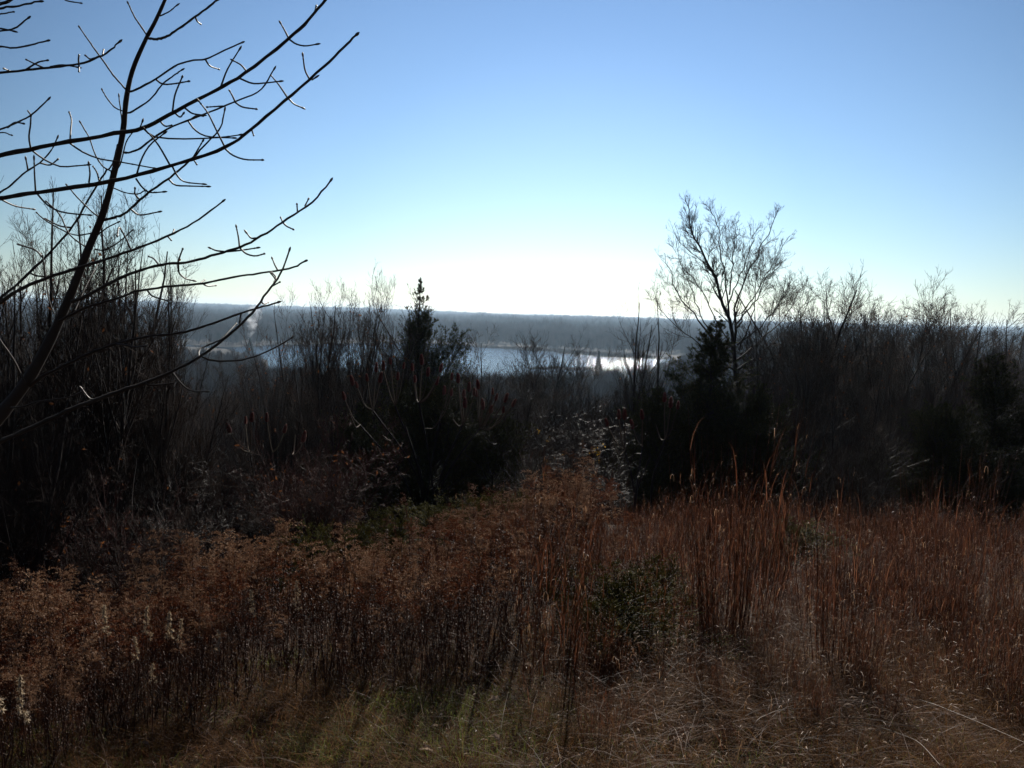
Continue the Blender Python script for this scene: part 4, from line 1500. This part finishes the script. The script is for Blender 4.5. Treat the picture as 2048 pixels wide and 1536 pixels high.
FLS = [fluff(650 + i, [.9, .62, .7, .5][i], [.21, .12, .16, .10][i], [.036, .014, .020, .02][i]) for i in range(4)]
for px, pt, pb, k, Y, lab in [
    (597, 1155, 1245, 0, 5.35, 'tallest and widest pale fluffy seed spike among the dead stalks'),
    (197, 1212, 1275, 1, 5.3, 'thin pale fluffy spike, leftmost of the upright ones'),
    (297, 1215, 1272, 2, 5.3, 'pale fluffy spike between the thin leftmost spike and the paired tufts'),
    (355, 1240, 1300, 2, 5.25, 'pale fluffy spike with ragged side tufts left of the tall one'),
    (265, 1268, 1320, 1, 5.2, 'short thin pale spike below the ragged ones on the left'),
    (305, 1322, 1360, 3, 5.1, 'low pale fluffy tuft close to the turf on the left'),
    (492, 1180, 1240, 1, 5.4, 'thin pale spike just left of the tallest fluffy spike'),
    (430, 1258, 1290, 3, 5.3, 'small blunt pale tuft between the ragged spike and the tallest'),
    (606, 1295, 1345, 3, 5.2, 'low pale tuft below the tallest fluffy spike'),
    (650, 1275, 1335, 2, 5.3, 'pale tuft right below the tallest fluffy spike'),
    (332, 1220, 1245, 3, 5.4, 'small pale tuft behind the ragged spike on the left'),
]:
    p = at(px, pt, Y)
    g = float(gz(p[0], Y))
    FLS[k].place((p[0], Y, g), mr.uniform(0, 6.28), (p[2] - g) / FLS[k].h, lab, 'pale fluffy seed spikes')
for px, py, Y, lab in [(10, 1330, 3.3, 'blurred pale feathery head close by at the left edge'), (60, 1380, 3.6, 'bent pale feathery head low at the left edge')]:
    p = at(px, py - 30, Y)
    g = float(gz(p[0], Y))
    FLS[2].place((p[0], Y, g), 0, (p[2] - g) / FLS[2].h, lab, 'pale fluffy seed spikes')


# --- fallen pale leaves
def leaf(seed, L):
    rng = np.random.default_rng(seed)
    A = Acc()
    n = 9
    t_ = np.linspace(0, 1, n)
    wv = np.sin(t_ * math.pi) ** .7 * L * .24 * (1 + .25 * np.sin(t_ * 19))
    c = rng.uniform(1.0, 2.2)
    xs, zs = L * (t_ - .5) * .9, L * .18 * np.sin(t_ * math.pi * c * .5)
    rows = []
    for s_ in (-1, -.5, 0, .5, 1):
        rows.append(np.stack([xs, wv * s_ * .8, zs + wv * abs(s_) * .8 + .006], 1))
    V = np.stack(rows, 1).reshape(-1, 3)
    i, j = np.meshgrid(np.arange(n - 1), np.arange(4), indexing='ij')
    k = (i * 5 + j).ravel()
    A.add(V, np.stack([k, k + 1, k + 6, k + 5], 1))
    return Proto('fallen_leaf', 'leaf', [('blade', A.mesh('blade', M['paleleaf']))], 1)


LV = [leaf(i, .07) for i in range(3)]
NAMED = [(985, 1422, 1.25, .5, 'large bright curled leaf lying on the turf in the middle foreground'),
         (988, 1502, 1.2, -.7, 'bright curled leaf below the large one in the middle foreground'),
         (868, 1476, .7, .2, 'small pale leaf left of the two bright curled leaves'),
         (850, 1528, 1.2, .1, 'pale leaf at the bottom edge of the meadow'),
         (290, 1506, .8, 0, 'pale leaf lying in the lower left turf'),
         (225, 1515, .6, 1, 'small pale leaf left of the one in the lower left turf'),
         (1055, 1350, .9, .3, 'pale leaf on the bare spot below the slender red grass clump'),
         (1160, 1375, .5, 1.3, 'small pale leaf right of the slender red grass clump'),
         (1025, 1245, .7, .6, 'pale leaf in the gap left of the bushy juniper'),
         (735, 1325, .6, .9, 'pale leaf at the foot of the dead stalks')]
for px, py, s, rz, lab in NAMED:
    p = onground(px, py)
    o = LV[mr.integers(0, 3)].place((p[0], p[1], float(gz(p[0], p[1])) + .045), rz, s, lab)
    o.rotation_euler = (mr.normal() * .4, mr.normal() * .4 + .3, rz)
for i in range(50):
    px, py = mr.uniform(100, 1500), mr.uniform(1345, 1530)
    p = onground(px, py)
    o = LV[mr.integers(0, 3)].place((p[0], p[1], float(gz(p[0], p[1])) + .04), mr.uniform(0, 6), mr.uniform(.22, .42), 'tiny pale leaf scrap scattered on the foreground turf', 'tiny pale leaf scraps')
    o.rotation_euler = (mr.normal() * .6, mr.normal() * .6, mr.uniform(0, 6))

# --- fallen bleached stalks
STK = [([(1783, 1389), (1855, 1404), (1917, 1428), (1975, 1452), (2060, 1490)], 'longest bleached stalk arching over the lower right grass', .16),
       ([(1702, 1447), (1764, 1456), (1807, 1471), (1845, 1490), (1880, 1530)], 'bleached stalk bending down below the longest arching stalk', .12),
       ([(1625, 1449), (1750, 1451), (1869, 1449)], 'straight bleached stalk lying level in the lower right grass', .12),
       ([(1950, 1360), (2000, 1357), (2060, 1361)], 'bleached stalk lying level at the right edge', .16),
       ([(1510, 1447), (1548, 1423), (1591, 1417), (1640, 1418)], 'short bleached arch of stalk below the forward red grass clump', .14),
       ([(1486, 1476), (1530, 1483), (1580, 1493)], 'short thin stalk lying before the lower right grass', .10),
       ([(1390, 1315), (1450, 1336), (1512, 1365)], 'bleached stalk slanting at the foot of the tallest red grass clump', .14),
       ([(1650, 1440), (1730, 1436), (1800, 1450), (1900, 1455)], 'bleached stalk crossing the straight level one', .15),
       ([(1180, 1385), (1260, 1395), (1345, 1405)], 'thin bleached stalk lying below the bushy juniper', .08),
       ([(965, 1230), (1000, 1262), (1035, 1300)], 'thin pale stalk leaning in the gap left of the juniper', .2),
       ([(130, 1094), (180, 1118), (240, 1160)], 'long pale bent grass stem leaning at the left end of the dead stalks', .5)]
for pts_, lab, h in STK:
    ww = [onground(px, py, h) for px, py in pts_]
    c = smooth_poly(ww, 18)
    o0 = c.mean(0)
    o0[2] = float(gz(o0[0], o0[1]))
    A = Acc()
    # its near end runs down to the ground so that it rests there
    e = c[0].copy()
    e[2] = float(gz(e[0], e[1]))
    c2 = smooth_poly(np.vstack([[e + (c[0] - c[3]) * .6 * np.array([1, 1, 0])], c[[0, 4, 8, 12, 17]]]), 22)
    A.tubes(c2 - o0, .0023 * np.linspace(1, .55, 22), 5)
    o = tag(A.obj('fallen_stalk', M['straw']), lab, 'dead stalk', 'bleached fallen stalks')
    o.location = tuple(o0)

# ------------------------------------------------------------------ middle and far woods (masses)
def lowtree(acc, rng, x, y, z, h, wd, n=70, rt=.05):
    """far bare tree: trunk and fans of fine ascending twigs"""
    k = n
    t_ = rng.uniform(.2, .8, k)
    az = rng.uniform(0, 6.28, k)
    el = np.radians(rng.normal(58, 14, k))
    d = np.stack([np.cos(az) * np.cos(el), np.sin(az) * np.cos(el), np.sin(el)], 1)
    p = np.stack([x + 0 * t_, y + 0 * t_, z + h * t_ * .75], 1) + d * (wd * .25 * rng.uniform(0, 1, k))[:, None] * np.array([1, 1, .3])
    L = np.minimum(h * rng.uniform(.16, .42, k), (z + h - p[:, 2]) / np.maximum(d[:, 2], .3))
    acc.cones(p - d * (L * .25)[:, None], d, L * 1.25, rt * rng.uniform(.6, 1.5, k), 3)
    acc.cones(np.array([[x, y, z - h * .25]]), np.array([[0, 0, 1.]]), h * 1.2, h * .012, 4)


fr_ = np.random.default_rng(31)
WP = []
for i in range(5):
    A = Acc()
    rr = np.random.default_rng(800 + i)
    for q in range(1):
        lowtree(A, rr, 0, 0, 0, 10, 6, 420, .026)
    WP.append(bpy.data.objects.new('wood_tree', A.mesh('wood_tree', M['wood_far'], False)))
n = 6200
y = np.sqrt(fr_.uniform(38 ** 2, 326 ** 2, n))
x = fr_.uniform(-.72, .72, n) * y
x = np.concatenate([x, fr_.uniform(-.70, .70, 1600)])
y = np.concatenate([y, fr_.uniform(30, 120, 1600)])
x[n:] *= y[n:]
y2 = np.sqrt(fr_.uniform(326 ** 2, 985 ** 2, 9500))
x2 = fr_.uniform(-.68, .68, len(y2)) * y2
pp = np.array(poly)[:, :2]


def in_poly(px_, py_, P_):
    r_ = np.zeros(len(px_), bool)
    for i in range(len(P_)):
        x1, y1 = P_[i]
        x3, y3 = P_[i - 1]
        r_ ^= ((y1 > py_) != (y3 > py_)) & (px_ < (x3 - x1) * (py_ - y1) / (y3 - y1 + 1e-9) + x1)
    return r_


wet = np.zeros(len(x2), bool)
for dx_, dy_ in ((0, 0), (4, 0), (-4, 0), (0, 4), (0, -4)):
    wet |= in_poly(x2 + dx_, y2 + dy_, pp)
x, y = np.concatenate([x, x2[~wet]]), np.concatenate([y, y2[~wet]])
n = len(x)
g = gz(x, y)
c = x / y * F + 1024
rel = np.interp(c, [280, 320, 540, 790, 870, 1000, 1330, 1365], [62, 78, 82, 90, 106, 100, 80, 62]) + fr_.uniform(0, 20, n)
# the trees of the far shore stand behind the water and are tall
tt_ = (c - 330) / 1010
farrow = np.interp(c, [q[0] for q in far_px], [q[1] for q in far_px]) - (629 + (c - 1024) * .0306)
behind = y > (CAM.z - LAKE_Z) * F / np.maximum(farrow, 20) - 3
tall = np.where(y > 326, fr_.uniform(10, 20, n), np.clip(4.5 + y * .04, 5, 12.5) * fr_.uniform(.7, 1.05, n))
h = np.where(behind | (c < 280) | (c > 1380), tall, np.minimum(tall, CAM.z - y * rel / F - g))
ok = h > 2.2
points_obj('wooded_valley', 'bare brown wood filling the valley floor this side of the lake', WP, x[ok], y[ok], g[ok], h[ok] / 10, fr_.uniform(0, 6.28, ok.sum()), fr_.integers(0, 5, ok.sum()))

# far side: patches of trees
FP = []
for i in range(5):
    A = Acc()
    rr = np.random.default_rng(820 + i)
    for q in range(22):
        px_, py_ = rr.uniform(-32, 32), rr.uniform(-14, 14)
        hh = rr.uniform(11, 21) * (1.15 if rr.uniform() < .15 else 1)
        lowtree(A, rr, px_, py_, 0, hh, 9, 75, .12)
    FP.append(bpy.data.objects.new('forest_patch', A.mesh('forest_patch', M['wood_far'], False)))
X, Y, S = [], [], []
yy_ = 960.0
while yy_ < 5900:
    step = 26 if yy_ < 1500 else (60 if yy_ < 3000 else 110)
    half = .7 * yy_
    for x_ in np.arange(-half, half, 46 if yy_ < 2200 else 58):
        xj, yj = x_ + fr_.uniform(-18, 18), yy_ + fr_.uniform(-10, 10)
        X.append(xj)
        Y.append(yj)
        S.append(fr_.uniform(.7, 1.15) * (1.25 if fr_.uniform() < .14 else 1))
    yy_ += step
X, Y, S = map(np.array, (X, Y, S))
Z = gz(X, Y)
ok = np.ones(len(X), bool)
points_obj('far_forest', 'hazy blue forest beyond the lake up to the horizon', FP, X[ok], Y[ok], Z[ok], S[ok], np.where(fr_.uniform(size=ok.sum()) < .5, 0, math.pi) + fr_.normal(size=ok.sum()) * .15, fr_.integers(0, 5, ok.sum()))


# marsh strips and island in the lake
def marsh(pxs, wid, name, lab, hgt=1.2):
    A = Acc()
    top, bot = [], []
    cs = smooth_poly([onlake(*p) for p in pxs], 24)
    rr = np.random.default_rng(len(pxs) * 7 + int(pxs[0][0]))
    n_ = int(900 * wid / 12)
    t_ = rr.uniform(0, 1, n_)
    i = np.minimum((t_ * 23).astype(int), 22)
    f = (t_ * 23 - i)[:, None]
    p = cs[i] * (1 - f) + cs[i + 1] * f
    wv = wid * np.sin(np.clip(t_, .02, .98) * math.pi) ** .5
    p[:, 1] += rr.uniform(-1, 1, n_) * wv
    p[:, 0] += rr.normal(size=n_) * 1.5
    p[:, 2] = LAKE_Z - .3
    d = unit(rr.normal(size=(n_, 3)) * .25 + np.array([0, 0, 1]))
    A.cones(p, d, hgt * rr.uniform(.6, 1.6, n_), .45, 4)
    tag(A.obj(name, M['marsh'], smooth=False), lab, None, None, 'stuff')


marsh([(955, 694), (1040, 698), (1100, 701), (1165, 705)], 20, 'reed_bed', 'brown reed bed along the far shore of the lake', 1.8)
marsh([(1120, 706), (1200, 709), (1290, 713)], 20, 'reed_bed', 'thin dark reed strip crossing the glittering water', 2.0)
marsh([(1190, 712), (1250, 714), (1340, 718)], 11, 'reed_bed', 'dark reed spit right before the brightest glitter', 1.7)
marsh([(1065, 738), (1110, 736), (1140, 739), (1180, 738)], 9, 'reed_bed', 'low dark island of reeds in the near lake', 1.0)


def spruce(seed, h, r, n=900):
    rng = np.random.default_rng(seed)
    A, L = Acc(), Acc()
    A.tubes(np.stack([np.zeros(5), np.zeros(5), np.linspace(-.3, h * .98, 5)], 1), np.linspace(h * .015, h * .003, 5), 5)
    t_ = rng.uniform(.05, 1, n) ** .8
    az = rng.uniform(0, 6.28, n)
    rad = r * (1 - t_) * rng.uniform(.3, 1.1, n) + .1
    d = unit(np.stack([np.cos(az), np.sin(az), np.full(n, -.25)], 1))
    p = np.stack([0 * t_, 0 * t_, h * t_], 1) + d * (rad * .55)[:, None]
    L.cones(p, d, np.maximum(rad * .7, .3), np.maximum(.06 * h ** .5, .1), 4)
    return Proto('spruce_tree', 'tree', [('trunk', A.mesh('trunk', M['bark_dark'])), ('foliage', L.mesh('foliage', M['spruce'], False))], h)


SP = [spruce(5, 12, 2.6), spruce(6, 9, 3.2)]
put(SP[0], 1198, 702, 400, 'pointed dark spruce standing before the glittering water')
put(SP[1], 1100, 724, 525, 'dark round evergreen on the left of the lake island', smin=.2)
put(SP[1], 1128, 720, 530, 'tallest dark evergreen on the lake island', smin=.2)
put(SP[1], 1155, 728, 520, 'dark evergreen at the right end of the lake island', smin=.2)
put(SP[1], 500, 676, 560, 'dark evergreen at the foot of the smoke plume')
put(bare_tree(900, 10, stems=4, lean=18, lim=10, lim_ang=45, lim_lr=.5, br=5, tw=4, up=.05, rtw=.03, leaves=2200, leafmat='oakleaf', name='rusty_tree', cat='tree'), 1272, 688, 640,
    'rust coloured round tree on the far right shore of the lake', smin=.3)

# ------------------------------------------------------------------ smoke
sm = bpy.data.materials.new('wood_smoke')
t = nt(sm)
o_ = t.nodes.new('ShaderNodeOutputMaterial')
pv = t.nodes.new('ShaderNodeVolumePrincipled')
pv.inputs['Color'].default_value = (.93, .95, 1, 1)
pv.inputs['Anisotropy'].default_value = .5
nz = t.nodes.new('ShaderNodeTexNoise')
nz.inputs['Scale'].default_value = .28
nz.inputs['Detail'].default_value = 4
tc = t.nodes.new('ShaderNodeTexCoord')
t.links.new(tc.outputs['Object'], nz.inputs['Vector'])
mr_ = t.nodes.new('ShaderNodeMapRange')
mr_.inputs['From Min'].default_value = .44
mr_.inputs['From Max'].default_value = .75
mr_.inputs['To Max'].default_value = .11
t.links.new(nz.outputs['Fac'], mr_.inputs['Value'])
t.links.new(mr_.outputs[0], pv.inputs['Density'])
t.links.new(pv.outputs[0], o_.inputs['Volume'])
SY = 600
path = [at(px, py, SY) for px, py in [(498, 678), (500, 668), (506, 655), (503, 642), (512, 630), (508, 618), (516, 606)]]
c = smooth_poly(path, 24)
o0 = c[0].copy()
A = Acc()
A.tubes(c - o0, np.interp(np.linspace(0, 1, 24), [0, .08, .4, .8, 1], [.2, 1.2, 3.6, 4.6, .3]), 12)
o = A.obj('smoke', sm)
o.location = tuple(o0)
tag(o, 'thin white smoke plume rising from the wood beyond the left shrubs', 'smoke', None, 'stuff')
